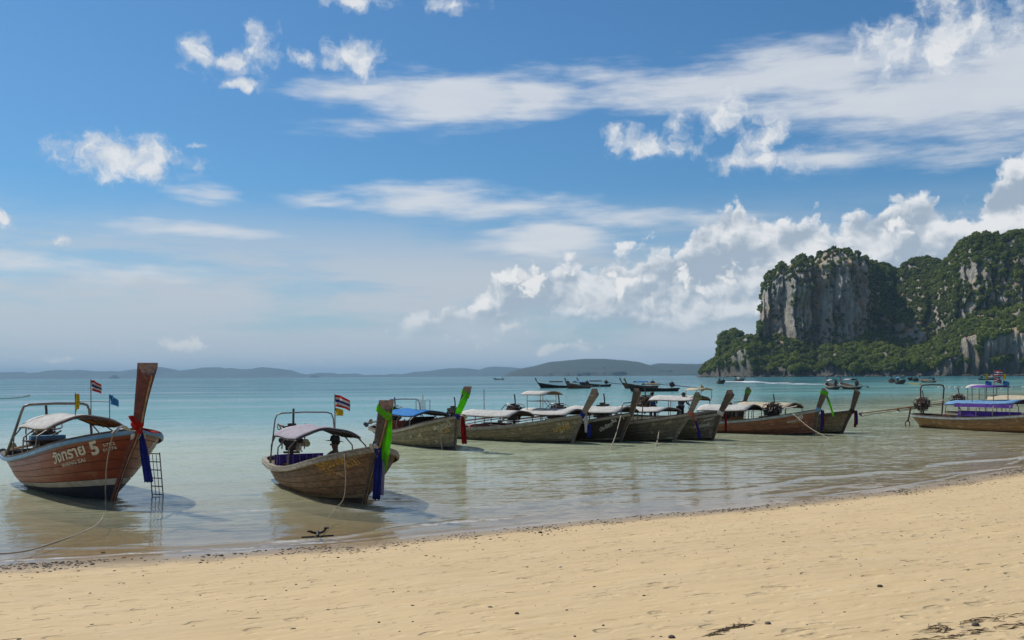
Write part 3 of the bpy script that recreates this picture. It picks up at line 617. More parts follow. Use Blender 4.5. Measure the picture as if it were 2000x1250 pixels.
class Boat:
    def __init__(s, label, foot, hd, L, B, head=None, top=None, a1=.7, z1=1.15, a2=1.2, z2=2.0, zmid=.46, hull='hull_olive', bottom='hull_dark', stripe='hull_white', tb=None, rail='rail_pale', cap='rail_wood',
                 prow='prow_dark', pw=.32, detail=2, group='wooden long-tail boats', world=None, name='long_tail_boat', edge='stem_edge', s0=.22, sp=1.95):
        s.s0, s.sp = s0, sp
        s.h = R(hd); s.foot = onz(*foot) if world is None else Vector(world); s.L = L; s.B = B; s.zmid = zmid; s.detail = detail
        s.f = Vector((math.cos(s.h), math.sin(s.h), 0)); s.l = Vector((-math.sin(s.h), math.cos(s.h), 0))
        if head: a1, z1 = s.solve(*head, 0); a2, z2 = s.solve(*top, 0)
        s.a1, s.z1, s.a2, s.z2 = a1, z1, a2, z2
        s.path = catmull([(-.32, 0, -.24), (0, 0, 0), (a1 * .52, 0, z1 * .55), (a1, 0, z1), (lerp(a1, a2, .5), 0, lerp(z1, z2, .5)), (a2, 0, z2)], 6)
        s.sz = np.array([p.z for p in s.path]); s.sa = np.array([p.x for p in s.path])
        s.e = empty(name, s.foot, s.h); tag(s.e, label, 'boat', group)
        s.build_hull(hull, bottom, stripe, tb or [0, .12, .24, .31, .45, .58, .72, .86, 1], rail, cap); s.build_prow(prow, pw, edge)
    def solve(s, px, py, b):
        xr, zr = ray(px, py); fx, fy = s.foot.x, s.foot.y
        a = (xr * (fy + s.l.y * b) - fx - s.l.x * b) / (s.f.x - xr * s.f.y); d = fy + s.f.y * a + s.l.y * b
        return a, EYE + zr * d
    def W(s, x, y, z): return s.foot + s.f * x + s.l * y + Vector((0, 0, z))
    def zs(s, q): return s.zmid + (s.z1 - s.zmid) * (max(q - s.s0, 0) / (1 - s.s0)) ** s.sp + .08 * (max(.3 - q, 0) / .3) ** 2
    def zk(s, q): return -.26 + .16 * max(1 - q / .4, 0) ** 2 + .06 * max((q - .5) / .5, 0) ** 2
    def half(s, q, t):
        u = 1 - q; p = lerp(2.0, 3.6, t ** .5); bow = 1 - (1 - min(u / .40, 1)) ** p
        c = 1 - min(q / .075, 1); st = math.sqrt(max(1 - c * c, 0)) * lerp(.66, 1, min(q / .38, 1) ** .7) * (1 - (1 - t) * (1 - min(q / .3, 1)) * .7)
        k = min(max(u / .42, 0), 1); k = k * k * (3 - 2 * k)
        sec = lerp(t ** .52, (1 - (1 - t) ** 2.4) ** .72, k)
        return s.B / 2 * bow * st * sec
    def pt(s, q, t, side, off=0.0):
        z = s.zk(q) + (s.zs(q) - s.zk(q)) * t
        zst = s.zk(1) + (s.z1 - s.zk(1)) * t; xs = float(np.interp(zst, s.sz, s.sa)); x = lerp(-s.L - .38 * t, xs, q)
        y = max(s.half(q, t) + off, .0)
        return Vector((x, side * y, z))
    def st_of(s, x, z):
        q, t = .6, .6
        for _ in range(12):
            t = min(max((z - s.zk(q)) / (s.zs(q) - s.zk(q)), 0), 1); zst = s.zk(1) + (s.z1 - s.zk(1)) * t
            xs = float(np.interp(zst, s.sz, s.sa)); x0 = -s.L - .38 * t; q = min(max((x - x0) / (xs - x0), 0), 1)
        return q, t
    def surf(s, x, z, side, off=.02):
        q, t = s.st_of(x, z); y = s.half(q, t) + off; return Vector((x, side * y, z))
    def surf_px(s, px, py, side):
        lo = None
        for k in range(261):                                  # first crossing of the sight line with the hull side
            b = 1.3 - k * .005; a, z = s.solve(px, py, side * b)
            if -s.L < a < s.a1 and s.surf(a, z, 1, 0).y >= b: break
        return a, z
    def build_hull(s, hull, bottom, stripe, tb, rail, cap):
        ns = 30 if s.detail > 1 else 14; Q = [i / ns for i in range(ns + 1)]; Q = [q * q * (3 - 2 * q) * .5 + q * .5 for q in Q]
        mats = [bottom, bottom, stripe] + [hull] * 9
        if s.detail > 1:
            mb = MB()
            for side in (-1, 1): mb.sheet([[s.pt(q, t, side, -.03) for t in (0, .12, .3, .5, .75, .985)] for q in Q])
            core = mb.build('hull', 'liner', s.e)
            for side in (-1, 1):
                for k in range(len(tb) - 1):
                    t0, t1 = tb[k] + .004, tb[k + 1] - .004; o = .002 + RNG.random() * .007; mb = MB()
                    rows = [[s.pt(q, t0, side, -.012), s.pt(q, t0, side, o), s.pt(q, lerp(t0, t1, .5), side, o + .001), s.pt(q, t1, side, o), s.pt(q, t1, side, -.012)] for q in Q]
                    mb.sheet(rows); mb.build('plank', mats[min(k, 11)], core)
        else:
            mb = MB()
            for side in (-1, 1): mb.sheet([[s.pt(q, t, side) for t in (0, .25, .5, .75, 1)] for q in Q]); mb.sheet([[s.pt(q, t, side, -.05) for t in (.25, .6, .98)] for q in Q])
            mb.build('hull', hull, s.e, True)
        for side in (-1, 1):                                   # rub rail and cap along each side
            mb = MB(); rings = []
            for q in Q:
                p = s.pt(q, 1, side); c = Vector((p.x, p.y, p.z)); o = side
                rings.append([c + Vector((0, o * .012, -.10)), c + Vector((0, o * .055, -.085)), c + Vector((0, o * .06, -.012)), c + Vector((0, o * .01, -.004))])
            mb.loft(rings); g = mb.build('gunwale', rail, s.e)
            mb = MB(); rings = []
            for q in Q:
                p = s.pt(q, 1, side); o = side; i = max(abs(p.y) - .07, 0) * o
                rings.append([Vector((p.x, p.y + o * .035, p.z)), Vector((p.x, p.y + o * .035, p.z + .032)), Vector((p.x, i, p.z + .034)), Vector((p.x, i, p.z))])
            mb.loft(rings); mb.build('cap_rail', cap, g if s.detail > 1 else s.e)
        mb = MB(); zd = .06; rows = []
        for q in [i / 14 for i in range(1, 13)]:
            t = (zd - s.zk(q)) / (s.zs(q) - s.zk(q)); p = s.pt(q, min(max(t, .05), 1), 1, -.05); rows.append([Vector((p.x, y * p.y, zd)) for y in (-1, -.5, 0, .5, 1)])
        mb.slab(rows, .03); mb.build('floor', 'deck_wood', s.e)
        if s.detail > 1:                                       # thwarts
            for q in (.2, .36, .5, .64):
                w = s.half(q, .8) - .06; p = s.pt(q, 1, 1); mb = MB(); mb.box((p.x, 0, s.zs(q) - .16), (.26, 2 * w, .035)); mb.build('bench', 'deck_wood', s.e)
            mb = MB(); rows = []
            for q in (.80, .84, .88, .92, .96):
                p = s.pt(q, .97, 1, -.035); rows.append([Vector((p.x, k * p.y, p.z - .02)) for k in (-1, 0, 1)])
            mb.slab(rows, .03); mb.build('foredeck', 'deck_wood', s.e)
            mb = MB(); rows = []
            for q in (.02, .05, .08, .12, .16):
                p = s.pt(q, .92, 1, -.035); rows.append([Vector((p.x, k * p.y, p.z - .02)) for k in (-1, 0, 1)])
            mb.slab(rows, .03); mb.build('stern_deck', 'deck_wood', s.e)
    def prow_ring(s, i, grow=0.0, cut=0.0):
        n = len(s.path); p = s.path[i]; tg = (s.path[min(i + 1, n - 1)] - s.path[max(i - 1, 0)]).normalized(); fw = Vector((tg.z, 0, -tg.x))
        f = i / (n - 1); w = lerp(.06, s.pw, f ** 2.1) + grow; d = lerp(.09, s.pw * .80, f ** 1.7) + grow
        g = [Vector((0, -w / 2, 0)) - fw * d * .35, Vector((0, w / 2, 0)) - fw * d * .35, Vector((0, w * .46, 0)) - fw * d * .12, Vector((0, .03 + w * .06, 0)) + fw * d * .62, Vector((0, -.03 - w * .06, 0)) + fw * d * .62, Vector((0, -w * .46, 0)) - fw * d * .12]
        g = [p + q for q in g]
        if cut: g[3] -= tg * cut; g[4] -= tg * cut; g[2] -= tg * cut * .25; g[5] -= tg * cut * .25
        return g
    def build_prow(s, mat, pw, edge):
        s.pw = pw; n = len(s.path); rings = [s.prow_ring(i) for i in range(n - 1)] + [s.prow_ring(n - 1, 0, pw * .62)]
        mb = MB(); mb.loft(rings, True, False); pr = mb.build('prow', mat, s.e)
        mb = MB(); e = rings[-1]; mb.add(e, [tuple(range(6))]); c = [q + (sum(e, Vector()) / 6 - q) * .06 for q in e]; tg = (s.path[-1] - s.path[-2]).normalized() * .012
        mb.add([q + tg for q in c], [tuple(range(6))]); mb.add(e + [q + tg for q in c], [(i, (i + 1) % 6, 6 + (i + 1) % 6, 6 + i) for i in range(6)]); mb.build('end_face', 'end_grain', pr)
        if s.detail > 1 and edge:
            mb = MB(); mb.tube([(r[3] + r[4]) / 2 for r in rings[6:]], [.014 + .012 * k / n for k in range(n - 6)], 5); mb.build('edge_strip', edge, pr)
    def tp(s, *pts): return [(lambda q: (q[0], b, q[1]))(s.solve(px, py, b)) for px, py, b in pts]
    def pidx(s, f): return max(0, min(len(s.path) - 1, round(f * (len(s.path) - 1))))
    def wrap(s, name, f0, f1, mat, label, tails=(), grow=.03, group='cloths tied to boat prows'):
        """cloth wound round the prow between two path fractions, with hanging tails: (drop, width, dx, dy, material)"""
        i0, i1 = s.pidx(f0), s.pidx(f1); e = empty(name, s.W(s.path[i0].x, 0, s.path[i0].z), s.h); tag(e, label, 'sash', group); base = s.path[i0]
        mb = MB(); R_ = []; m = max(5, (i1 - i0) * 3)
        for k in range(m + 1):
            f = lerp(i0, i1, k / m); i = min(int(f), len(s.path) - 2); w = f - i; a, b = s.prow_ring(i, grow), s.prow_ring(i + 1, grow)
            ring = [p.lerp(q, w) - base for p, q in zip(a, b)]; c = sum(ring, Vector()) / 6; bul = 1 + .05 * math.sin(k * 2.1) + (.08 if 0 < k < m else -.05)
            rr = []
            for j in range(6):
                for q in (0, .5):
                    p = ring[j].lerp(ring[(j + 1) % 6], q); rr.append(c + (p - c) * (bul + .03 * math.sin(j * 2.3 + q * 3 + k * 1.3)) + Vector((0, 0, .02 * math.sin(j * 1.7 + k))))
            R_.append(rr)
        mb.loft(R_, True, False); mb.build('wrap', mat, e, True)
        for n_, tl in enumerate(tails):
            pts, width, tm = tl; pts = catmull(pts, 6); g = []
            for k, p in enumerate(pts):
                t = k / (len(pts) - 1); row = []
                for j in range(9):
                    v = j / 8 - .5; wv = width * lerp(.45, 1, min(t * 2.2, 1))
                    row.append(Vector(p) - base + Vector((.25 * wv * v + .032 * math.sin(j * 1.9 + t * 2 + n_), wv * v, .012 * math.sin(j * 2 + 5 * t))))
                g.append(row)
            mb = MB(); mb.slab(g, .006, axis=(1, 0, 0)); mb.build('tail', tm, e, True)
        return e
    def canopy(s, x0, x1, w, z, rise, top, under, droop=.0, posts=3, th=.02, pz=None, over=.06):
        NA = 15; NL = 9; g0, g1 = [], []
        def P(u, v, dz=0, k=1.0):
            zz = z + rise * (1 - (abs(v) ** 2.1)) + droop * (u - 1) + dz - .018 * math.sin(u * math.pi * 3) ** 2 * (1 - v * v) + .012 * math.sin(u * 9 + v * 7)
            return Vector((lerp(x0, x1, u), v * w * k, zz))
        us = [i / (NL - 1) for i in range(NL)]; vs = [2 * i / (NA - 1) - 1 for i in range(NA)]
        mb = MB(); mb.slab([[P(u, v, .02) for v in vs] for u in us], th); c = mb.build('canopy', top, s.e, True)
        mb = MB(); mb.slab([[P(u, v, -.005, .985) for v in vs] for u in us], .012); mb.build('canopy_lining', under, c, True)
        mb = MB()
        for u in (0.01, .34, .67, .99): mb.tube([P(u, v, -.035) for v in vs], .017, 6)
        for v in (-.97, -.45, .45, .97): mb.tube([P(u, v, -.035) for u in us], .014, 6)
        mb.build('canopy_frame', 'steel_pipe', s.e)
        for i in range(posts):
            u = .03 + .94 * i / max(posts - 1, 1)
            for side in (-1, 1):
                p = P(u, side * .95, -.04); q, t = s.st_of(p.x, s.zs(min(max((p.x + s.L) / (s.L + s.a1), 0), 1))); g = s.pt(q, 1, side, -.05)
                mb = MB(); mb.tube([p, (p.x, lerp(p.y, g.y, .85), lerp(p.z, g.z, .3)), (p.x, g.y, g.z + .01)], .018, 6); mb.build('canopy_post', 'steel_pipe', s.e)
        s.can = P
    def arch(s, x, w, z, lean=-.25, r=.026, mat='steel_pipe', leanf=None):
        q = min(max((x + s.L + .38) / (s.L + .38 + s.a1), 0), 1); zg = s.zs(q); g = s.half(q, 1) - .04
        L_ = [(x + lean, -g, zg), (x + lean * .4, -lerp(g, w, .5), lerp(zg, z, .45)), (x, -w, z - .16), (x, -w + .05, z - .04), (x, -w + .17, z), (x, 0, z + .015), (x, w - .17, z), (x, w - .05, z - .04), (x, w, z - .16), (x + lean * .4, lerp(g, w, .5), lerp(zg, z, .45)), (x + lean, g, zg)]
        mb = MB(); mb.tube(L_, r, 8); mb.build('arch_frame', mat, s.e, True)
    def engine(s, x, y, z, yaw=0, shaft=3.6, pitch=-.06, big=1.0, prop=True, lod=2, seed=1):
        rg = random.Random(seed); M = Matrix.Translation((x, y, z)) @ Matrix.Rotation(yaw, 4, 'Z') @ Matrix.Rotation(pitch, 4, 'Y') @ Matrix.Scale(big, 4)
        def fin(mb): mb.v = [tuple(M @ Vector(v)) for v in mb.v]; return mb
        mb = MB()
        mb.box((0, 0, .05), (.62, .34, .34)); mb.box((.02, 0, .30), (.54, .26, .18)); mb.box((0, 0, -.18), (.5, .26, .14), taper=1.1); mb.cyl((.33, 0, .05), (.40, 0, .05), .17, 12); mb.cyl((.40, 0, .22), (.45, 0, .22), .09, 10)
        for k in range(4): mb.cyl((-.2 + k * .14, .16, .22), (-.2 + k * .14, .26, .16), .035, 7); mb.cyl((-.2 + k * .14, -.16, .22), (-.2 + k * .14, -.24, .12), .03, 7)
        mb.cyl((-.18, .25, 0), (.12, .25, 0), .075, 9); mb.cyl((-.1, -.25, .02), (.1, -.25, .02), .09, 9); mb.box((-.36, 0, .0), (.14, .30, .30)); mb.cyl((0, 0, .38), (0, 0, .47), .12, 10)
        en = fin(mb).build('engine', 'engine', s.e)
        if lod > 1:
            mb = MB()
            for k in range(12):
                a = [rg.uniform(-.4, .4), rg.uniform(-.28, .28), rg.uniform(.1, .46)]; b = [rg.uniform(-.4, .4), rg.uniform(-.28, .28), rg.uniform(.1, .46)]
                mb.tube(catmull([a, [(a[i] + b[i]) / 2 + rg.uniform(-.12, .12) for i in range(3)], b], 4), .016, 5)
            fin(mb).build('hose', 'rust', en)
            mb = MB(); mb.tube(catmull([(-.4, -.3, .28), (.0, -.36, .46), (.4, -.3, .30), (.46, 0, .26), (.4, .3, .3), (0, .36, .46), (-.4, .3, .28)], 4), .018, 6); mb.tube([(-.4, -.3, .28), (-.3, -.3, -.2)], .018, 6); mb.tube([(-.4, .3, .28), (-.3, .3, -.2)], .018, 6); fin(mb).build('guard', 'steel_pipe', en)
        mb = MB(); mb.tube([(.1, .05, .42), (.1, .05, .72), (.08, .05, .86)], .03, 7); fin(mb).build('exhaust_pipe', 'dark_steel', en)
        mb = MB(); mb.tube([(.42, 0, .1), (.9, .03, .14), (1.25, .05, .18)], .02, 6); fin(mb).build('tiller', 'steel_pipe', en)
        mb = MB(); mb.tube([(0, 0, -.25), (0, 0, -.5)], .05, 8); mb.box((0, 0, -.3), (.34, .4, .05)); fin(mb).build('mount', 'dark_steel', en)
        if shaft:
            mb = MB(); mb.tube([(-.4, 0, 0), (-shaft * .5, 0, -.02), (-shaft, 0, -.03)], [.05, .036, .03], 8); mb.tube([(-.5, 0, -.1), (-shaft * .55, 0, -.12), (-shaft + .1, 0, -.2), (-shaft - .05, 0, -.22)], .018, 6); sh = fin(mb).build('propeller_shaft', 'rust' if lod > 1 else 'dark_steel', s.e)
            if prop:
                mb = MB(); mb.cyl((-shaft, 0, -.03), (-shaft - .14, 0, -.03), .045, 8)
                for k in range(2):
                    a = k * math.pi + .5; g = []
                    for i in range(5):
                        r = .04 + .19 * i / 4; wd = .10 * math.sin(.5 + i * .55) + .02; ca, sa = math.cos(a), math.sin(a)
                        g.append([Vector((-shaft - .07 + v * wd * .6, ca * r - sa * v * wd, -.03 + sa * r + ca * v * wd)) for v in (-1, -.3, .3, 1)])
                    mb.slab(g, .012, axis=(-1, 0, 0))
                fin(mb).build('propeller', 'blade', sh)
        return en
    def flag(s, x, y, z0, z1, flags, r=.012):
        mb = MB(); mb.tube([(x, y, z0), (x, y, z1)], r, 6); p = mb.build('flagpole', 'steel_pipe', s.e)
        for (zt, w, h, ang, mats, sag) in flags:
            mb = MB(); c, sn = math.cos(ang), math.sin(ang); n = len(mats); NR = max(n, 5)
            G = [[Vector((x + c * u * w + .035 * math.sin(u * 7 + v * 2) * -sn, y + sn * u * w + .035 * math.sin(u * 7 + v * 2) * c, zt - v * h * (1 - .25 * u * (1 if n < 3 else .35)) - sag * u * u)) for u in [i / 8 for i in range(9)]] for v in [k / NR for k in range(NR + 1)]]
            for k in range(NR): mb.slab([G[k], G[k + 1]], .004, mi=min(k * n // NR, n - 1), axis=(sn, c, 0))
            mb.build('flag', mats, p, True)
    def letters(s, txt, pl, pr, mat, side=-1, hs=1.0, bold=.0, at=None, shear=0.0):
        V, F, w = text_mesh(txt, bold)
        if at: x0, z0, x1, z1 = at
        else: (x0, z0), (x1, z1) = s.surf_px(*pl, side), s.surf_px(*pr, side)
        A_ = s.surf(x0, z0, side, 0); B_ = s.surf(x1, z1, side, 0); k = (B_ - A_).length / w; mb = MB(); vs = []
        for v in V:
            u = v[0] / w; x = lerp(x0, x1, u) + v[1] * k * hs * shear; z = lerp(z0, z1, u) + v[1] * k * hs; vs.append(s.surf(x, z, side, .017))
        mb.add(vs, F); mb.build('lettering', mat, s.e)
    def panel(s, x, w, z0, z1, mat, th=.03, skew=0.0):
        mb = MB(); mb.box((x, 0, (z0 + z1) / 2), (th, 2 * w, z1 - z0)); return mb.build('panel', mat, s.e)
THAI = ['cloth_red', 'cloth_white', 'cloth_navy', 'cloth_white', 'cloth_red']

def rope(name, pts, r, mat, label, cat='rope', group=None, n=8):
    pts = [Vector(p) for p in pts]; e = pts[0]; mb = MB(); mb.tube([p - e for p in catmull(pts, n)], r, 6); o = mb.build(name, mat, None, True); o.location = e
    return tag(o, label, cat, group)
def lumps(name, c, r, n, mats, label, cat, par=None, seed=3):
    pass

# ---- 1: red boat
b1 = Boat('red-brown long-tail boat lettered WANG SAI 5 in white, light blue rail', (220, 978), -51, 6.05, 2.25, (268, 838), (292, 714), hull='hull_red', bottom='hull_navy', stripe='hull_white',
          tb=[0, .16, .32, .41, .53, .65, .77, .89, 1], rail='rail_blue', cap='rail_wood', prow='prow_red', pw=.40, zmid=.68, s0=.15, sp=1.45)
b1.canopy(-4.15, -1.75, .86, 1.47, .29, 'cloth_white', 'cloth_orange', .02)
b1.arch(-4.2, .78, 1.98, -.55, .032)
b1.engine(-5.1, -.05, 1.02, .0, 3.4, -.10, 1.05, seed=4)
b1.flag(-2.2, -.12, 1.66, 2.27, [(2.25, .09, .42, .5, ['cloth_yellow'], .0)]); b1.flag(-1.95, .15, 1.66, 2.58, [(2.56, .26, .24, .6, THAI, .10)]); b1.flag(-1.75, .5, 1.6, 2.24, [(2.22, .22, .22, .6, ['cloth_sky'], .12)])
mb = MB(); mb.tube([(-2.2, -.12, 2.08), (-1.95, .15, 2.08), (-1.75, .5, 2.06)], .009, 5); mb.build('flag_rail', 'steel_pipe', b1.e)
b1.letters('วังทราย', (108, 906), (172, 886), 'letter_white', hs=.82, bold=.03, shear=.7); b1.letters('5', (183, 889), (199, 884), 'letter_white', hs=.8, bold=.04, shear=.7)
b1.letters('WANG SAI', (124, 913), (171, 901), 'letter_white', hs=.72, bold=.015, shear=.7); b1.letters('5752', (205, 873), (229, 868), 'letter_white', hs=.62, bold=.015, shear=.7); b1.letters('01276', (205, 882), (231, 876), 'letter_white', hs=.62, bold=.015, shear=.7)
b1.letters('WANG SAI', None, None, 'letter_white', side=1, hs=1, bold=.01, at=(.50, .86, -.35, .74)); b1.letters('วังทราย 5', None, None, 'letter_white', side=1, hs=1, bold=.02, at=(.62, 1.06, -.50, .94))
p = b1.panel(-4.7, .62, .10, .74, 'paint_yellow'); 
for y in (-.5, .5): mb = MB(); mb.box((-4.66, y, .45), (.05, .09, .78)); mb.build('panel_post', 'paint_orange', b1.e)
mb = MB(); mb.box((-4.35, -.1, 1.10), (.34, 1.2, .03)); g = mb.build('shelf', 'dark_steel', b1.e)
mb = MB(); mb.box((-4.4, -.15, 1.17), (.2, .8, .09)); mb.build('folded_awning', 'cloth_paleblue', b1.e)
b1.wrap('prow_sash', .60, .66, 'cloth_red', 'red blue and white cloths knotted round the tall red prow', [
    (b1.tp((274, 836, .06), (288, 840, .15), (306, 845, .25)), .12, 'cloth_red'), (b1.tp((274, 843, .06), (279, 868, .10), (284, 900, .12), (291, 942, .14)), .17, 'cloth_navy'),
    (b1.tp((264, 842, -.08), (252, 840, -.28), (238, 832, -.5), (222, 846, -.72)), .10, 'cloth_white'), (b1.tp((268, 838, -.05), (262, 826, -.16), (255, 812, -.2)), .07, 'cloth_red'), (b1.tp((270, 840, .02), (270, 850, .02), (269, 858, .03)), .26, 'cloth_white')])
# ladder on the far side of the bow
e = empty('boarding_ladder', b1.W(-.32, .96, .04), b1.h); tag(e, 'thin steel boarding ladder hanging from the bow of the red boat into the water', 'ladder')
T_ = Vector((-.10, -.04, .92))
for k, y in enumerate((0, .36)): mb = MB(); mb.tube([(y * .75, y * .4, -.06), (T_.x + y * .75, T_.y + y * .4, T_.z)], .014, 6); mb.build('side_rail', 'steel_pipe', e)
for k in range(6):
    t = .02 + k * .19; mb = MB(); a = Vector((0, 0, -.02)).lerp(T_, t); mb.tube([a, a + Vector((.27, .144, 0))], .012, 6); mb.build('rung', 'steel_pipe', e)
for f in (.33, .66): mb = MB(); mb.tube([Vector((.27 * f, .144 * f, -.02)), Vector((.27 * f, .144 * f, -.02)).lerp(T_ + Vector((.27 * f, .144 * f, 0)), .95)], .008, 5); mb.build('inner_bar', 'steel_pipe', e)

# ---- 2: brown boat with the lime green cloth
b2 = Boat('weathered brown long-tail boat with lime green cloth, purple panel and a seated man', (710, 985), -65, 6.5, 1.95, (737, 873), (757, 787), hull='hull_brown', stripe='hull_olive', rail='rail_pale', cap='rail_pale', prow='prow_dark', pw=.30)
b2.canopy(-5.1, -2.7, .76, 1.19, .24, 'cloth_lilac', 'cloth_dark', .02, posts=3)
b2.arch(-5.0, .73, 1.72, -.1, .018)
b2.engine(-5.75, -.15, .98, -.35, 2.3, -.10, .95, seed=8)
b2.flag(-5.1, .80, .5, 2.17, [(2.15, .42, .30, .75, THAI, .14), (1.82, .26, .2, .5, ['cloth_yellow'], .05)], .016)
b2.letters('ทรัพย์มากA', (628, 920), (684, 902), 'letter_ochre', hs=1.3, bold=.02); b2.letters('A 131', (683, 915), (706, 905), 'letter_ochre', hs=1.1, bold=.02); b2.letters('ภูเก็ต', (642, 927), (658, 922), 'letter_ochre', hs=.9, bold=.01)
b2.letters('ทรายบาท', (684, 899), (715, 890), 'letter_pale', hs=.7)
p = b2.panel(-5.6, .62, .12, .66, 'cloth_purple'); p2 = MB()
for k in range(7): p2.box((-5.575, -.5 + k * .17, .39), (.012, .02, .5))
p2.build('stripe', 'cloth_lavender', p); V, F, w = text_mesh('เรือ', .03); mb = MB(); mb.add([Vector((-5.56, -.45 + v[0] * .30, .22 + v[1] * .30)) for v in V], F); mb.build('lettering', 'letter_orange', p)
mb = MB(); mb.ball((-5.5, .22, .34), (.05, .17, .22), 12, 6); mb.build('fender', 'tyre', b2.e)
mb = MB(); mb.box((-4.6, .45, .62), (.5, .4, .06)); mb.cyl((-4.6, .45, .3), (-4.6, .45, .6), .12, 10); mb.build('helm_stool', 'dark_steel', b2.e)
b2.wrap('prow_sash', .90, .97, 'cloth_green', 'long lime green cloth hanging from the top of the brown prow', [(b2.tp((759, 800, .06), (755, 840, .10), (749, 885, .12), (743, 923, .13)), .24, 'cloth_green')], .035)
b2.wrap('prow_sash', .56, .63, 'cloth_navy', 'blue and white cloth band at the foot of the brown prow', [(b2.tp((740, 876, .02), (738, 915, .03), (735, 976, .03)), .17, 'cloth_navy'), (b2.tp((747, 900, .12), (746, 930, .13), (744, 968, .13)), .12, 'cloth_lavender'), (b2.tp((734, 868, -.06), (728, 868, -.15), (733, 876, -.1)), .14, 'cloth_white')])

# ---- 3: olive boat with blue canopy
b3 = Boat('olive weathered long-tail boat with bright blue canopy, lime and red cloths', (887, 879), -63, 7.2, 1.85, (894, 812), (915, 758), hull='hull_olive', stripe='hull_grey', rail='rail_pale', cap='rail_wood', prow='prow_dark', pw=.30)
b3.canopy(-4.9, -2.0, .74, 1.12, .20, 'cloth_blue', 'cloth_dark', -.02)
b3.arch(-5.0, .70, 1.70, -.1, .022, 'steel'); b3.engine(-5.8, -.1, .95, 0, 3.2, -.1, .95, seed=5)
mb = MB()
for y in (-.18, .18): mb.tube([(-2.9, y - .1, 1.33), (-2.9, y - .1, 1.70), (-2.9, y + .1, 1.72), (-2.9, y + .1, 1.33)], .018, 6)
mb.tube([(-2.9, 0, 1.3), (-2.9, 0, 1.9)], .02, 6); mb.build('lamp_rack', 'steel', b3.e)
b3.panel(-5.1, .66, .3, .86, 'cloth_pink'); b3.letters('ทองดี', (858, 843), (882, 832), 'letter_pale', hs=1.2, bold=.02); b3.letters('A 25', (863, 849), (879, 842), 'letter_ochre', hs=1.2, bold=.02)
mb = MB(); G = [[Vector((-3.9 + u * 1.3, -.1 + v * .5, .55 + u * .55 - .35 * math.sin(u * 3.14) * (1 - v * v))) for v in (-1, -.5, 0, .5, 1)] for u in [i / 8 for i in range(9)]]; mb.slab(G, .01); o = mb.build('hammock', 'cloth_dark', None, True); o.location = b3.foot; o.rotation_euler[2] = b3.h; tag(o, 'black hammock slung under the bright blue canopy', 'hammock')
b3.wrap('prow_sash', .90, .98, 'cloth_green', 'lime green cloth wound round the prow of the blue-canopied boat', [(b3.tp((913, 768, -.04), (906, 782, -.14), (899, 797, -.2), (895, 808, -.16)), .26, 'cloth_green')], .035)
b3.wrap('prow_sash', .56, .62, 'cloth_navy', 'dark red cloth hanging from the prow foot of the blue-canopied boat', [(b3.tp((903, 814, .04), (905, 838, .06), (907, 867, .08)), .2, 'cloth_crimson'), ([(b3.a1 + .1, .1, b3.z1 + .05), (b3.a1 + .16, .2, b3.z1 + .02), (b3.a1 + .12, .26, b3.z1 - .1)], .12, 'cloth_cream')])

# ---- 4 to 9: the row along the beach
b4 = Boat('long olive long-tail boat with white canopy, marked M 010 near its bow', (1116, 866), -41, 7.4, 1.65, (1138, 810), (1165, 762), hull='hull_olive', stripe='hull_olive', rail='rail_pale', cap='rail_pale', prow='prow_grey', pw=.34)
b4.canopy(-5.3, -2.5, .78, .98, .22, 'cloth_white', 'cloth_tan', .0, posts=4); b4.engine(-6.3, 0, .9, 0, 3.3, -.1, .95, lod=1)
b4.letters('M 010', (1090, 832), (1113, 829), 'letter_pale', hs=1.0, bold=.02); b4.letters('มาวดี', (1083, 844), (1115, 837), 'letter_ochre', hs=.9, bold=.02); b4.letters('G', (1121, 829), (1127, 828), 'letter_pale', bold=.02)
b4.flag(-5.0, .5, .5, 2.05, [], .016)
b4.wrap('prow_sash', .56, .62, 'cloth_navy', 'blue band with white and blue tails on the grey prow marked beside M 010', [([(b4.a1 + .12, -.02, b4.z1), (b4.a1 + .12, .0, .9), (b4.a1 + .16, 0, .45)], .10, 'cloth_white'), ([(b4.a1 + .2, .12, .75), (b4.a1 + .22, .14, .55), (b4.a1 + .18, .15, .25)], .20, 'cloth_navy'), ([(b4.a1 + .1, .05, b4.z1 + .1), (b4.a1 + .12, .1, b4.z1 - .1), (b4.a1 + .15, .1, .7)], .09, 'cloth_cream')])
b5 = Boat('near-black long-tail boat with pale lettering and a roof-top tower', (1210, 864), -45, 7.2, 1.6, (1233, 807), (1246, 760), hull='hull_dark', bottom='hull_dark', stripe='hull_grey', rail='rail_pale', cap='rail_wood', prow='prow_dark', pw=.32)
b5.canopy(-4.9, -2.1, .78, 1.02, .22, 'cloth_white', 'cloth_tan'); b5.engine(-5.8, 0, .95, 0, 3.2, -.1, 1.0, lod=2, seed=9)
mb = MB()
for x in (-4.6, -3.7):
    for y in (-.4, .4): mb.tube([(x, y, 1.0), (x, y, 1.82)], .016, 6)
mb.tube([(-3.7, -.4, 1.62), (-3.0, -.5, 1.1)], .014, 6); mb.tube([(-3.7, -.2, 1.62), (-2.9, -.3, 1.1)], .014, 6)
for z in (1.55,): mb.tube([(-4.6, -.4, z), (-3.7, -.4, z), (-3.7, .4, z), (-4.6, .4, z), (-4.6, -.4, z)], .014, 6)
mb.build('tower_frame', 'steel', b5.e)
G = [[Vector((-4.85 + 1.4 * u, v * .55, 1.84 + .14 * (1 - v * v))) for v in (-1, -.6, -.2, .2, .6, 1)] for u in (0, .33, .66, 1)]; mb = MB(); mb.slab(G, .02); c_ = mb.build('tower_canopy', 'cloth_white', b5.e, True)
mb = MB(); mb.slab([[p - Vector((0, 0, .03)) for p in r] for r in G], .01); mb.build('lining', 'cloth_tan', c_, True)
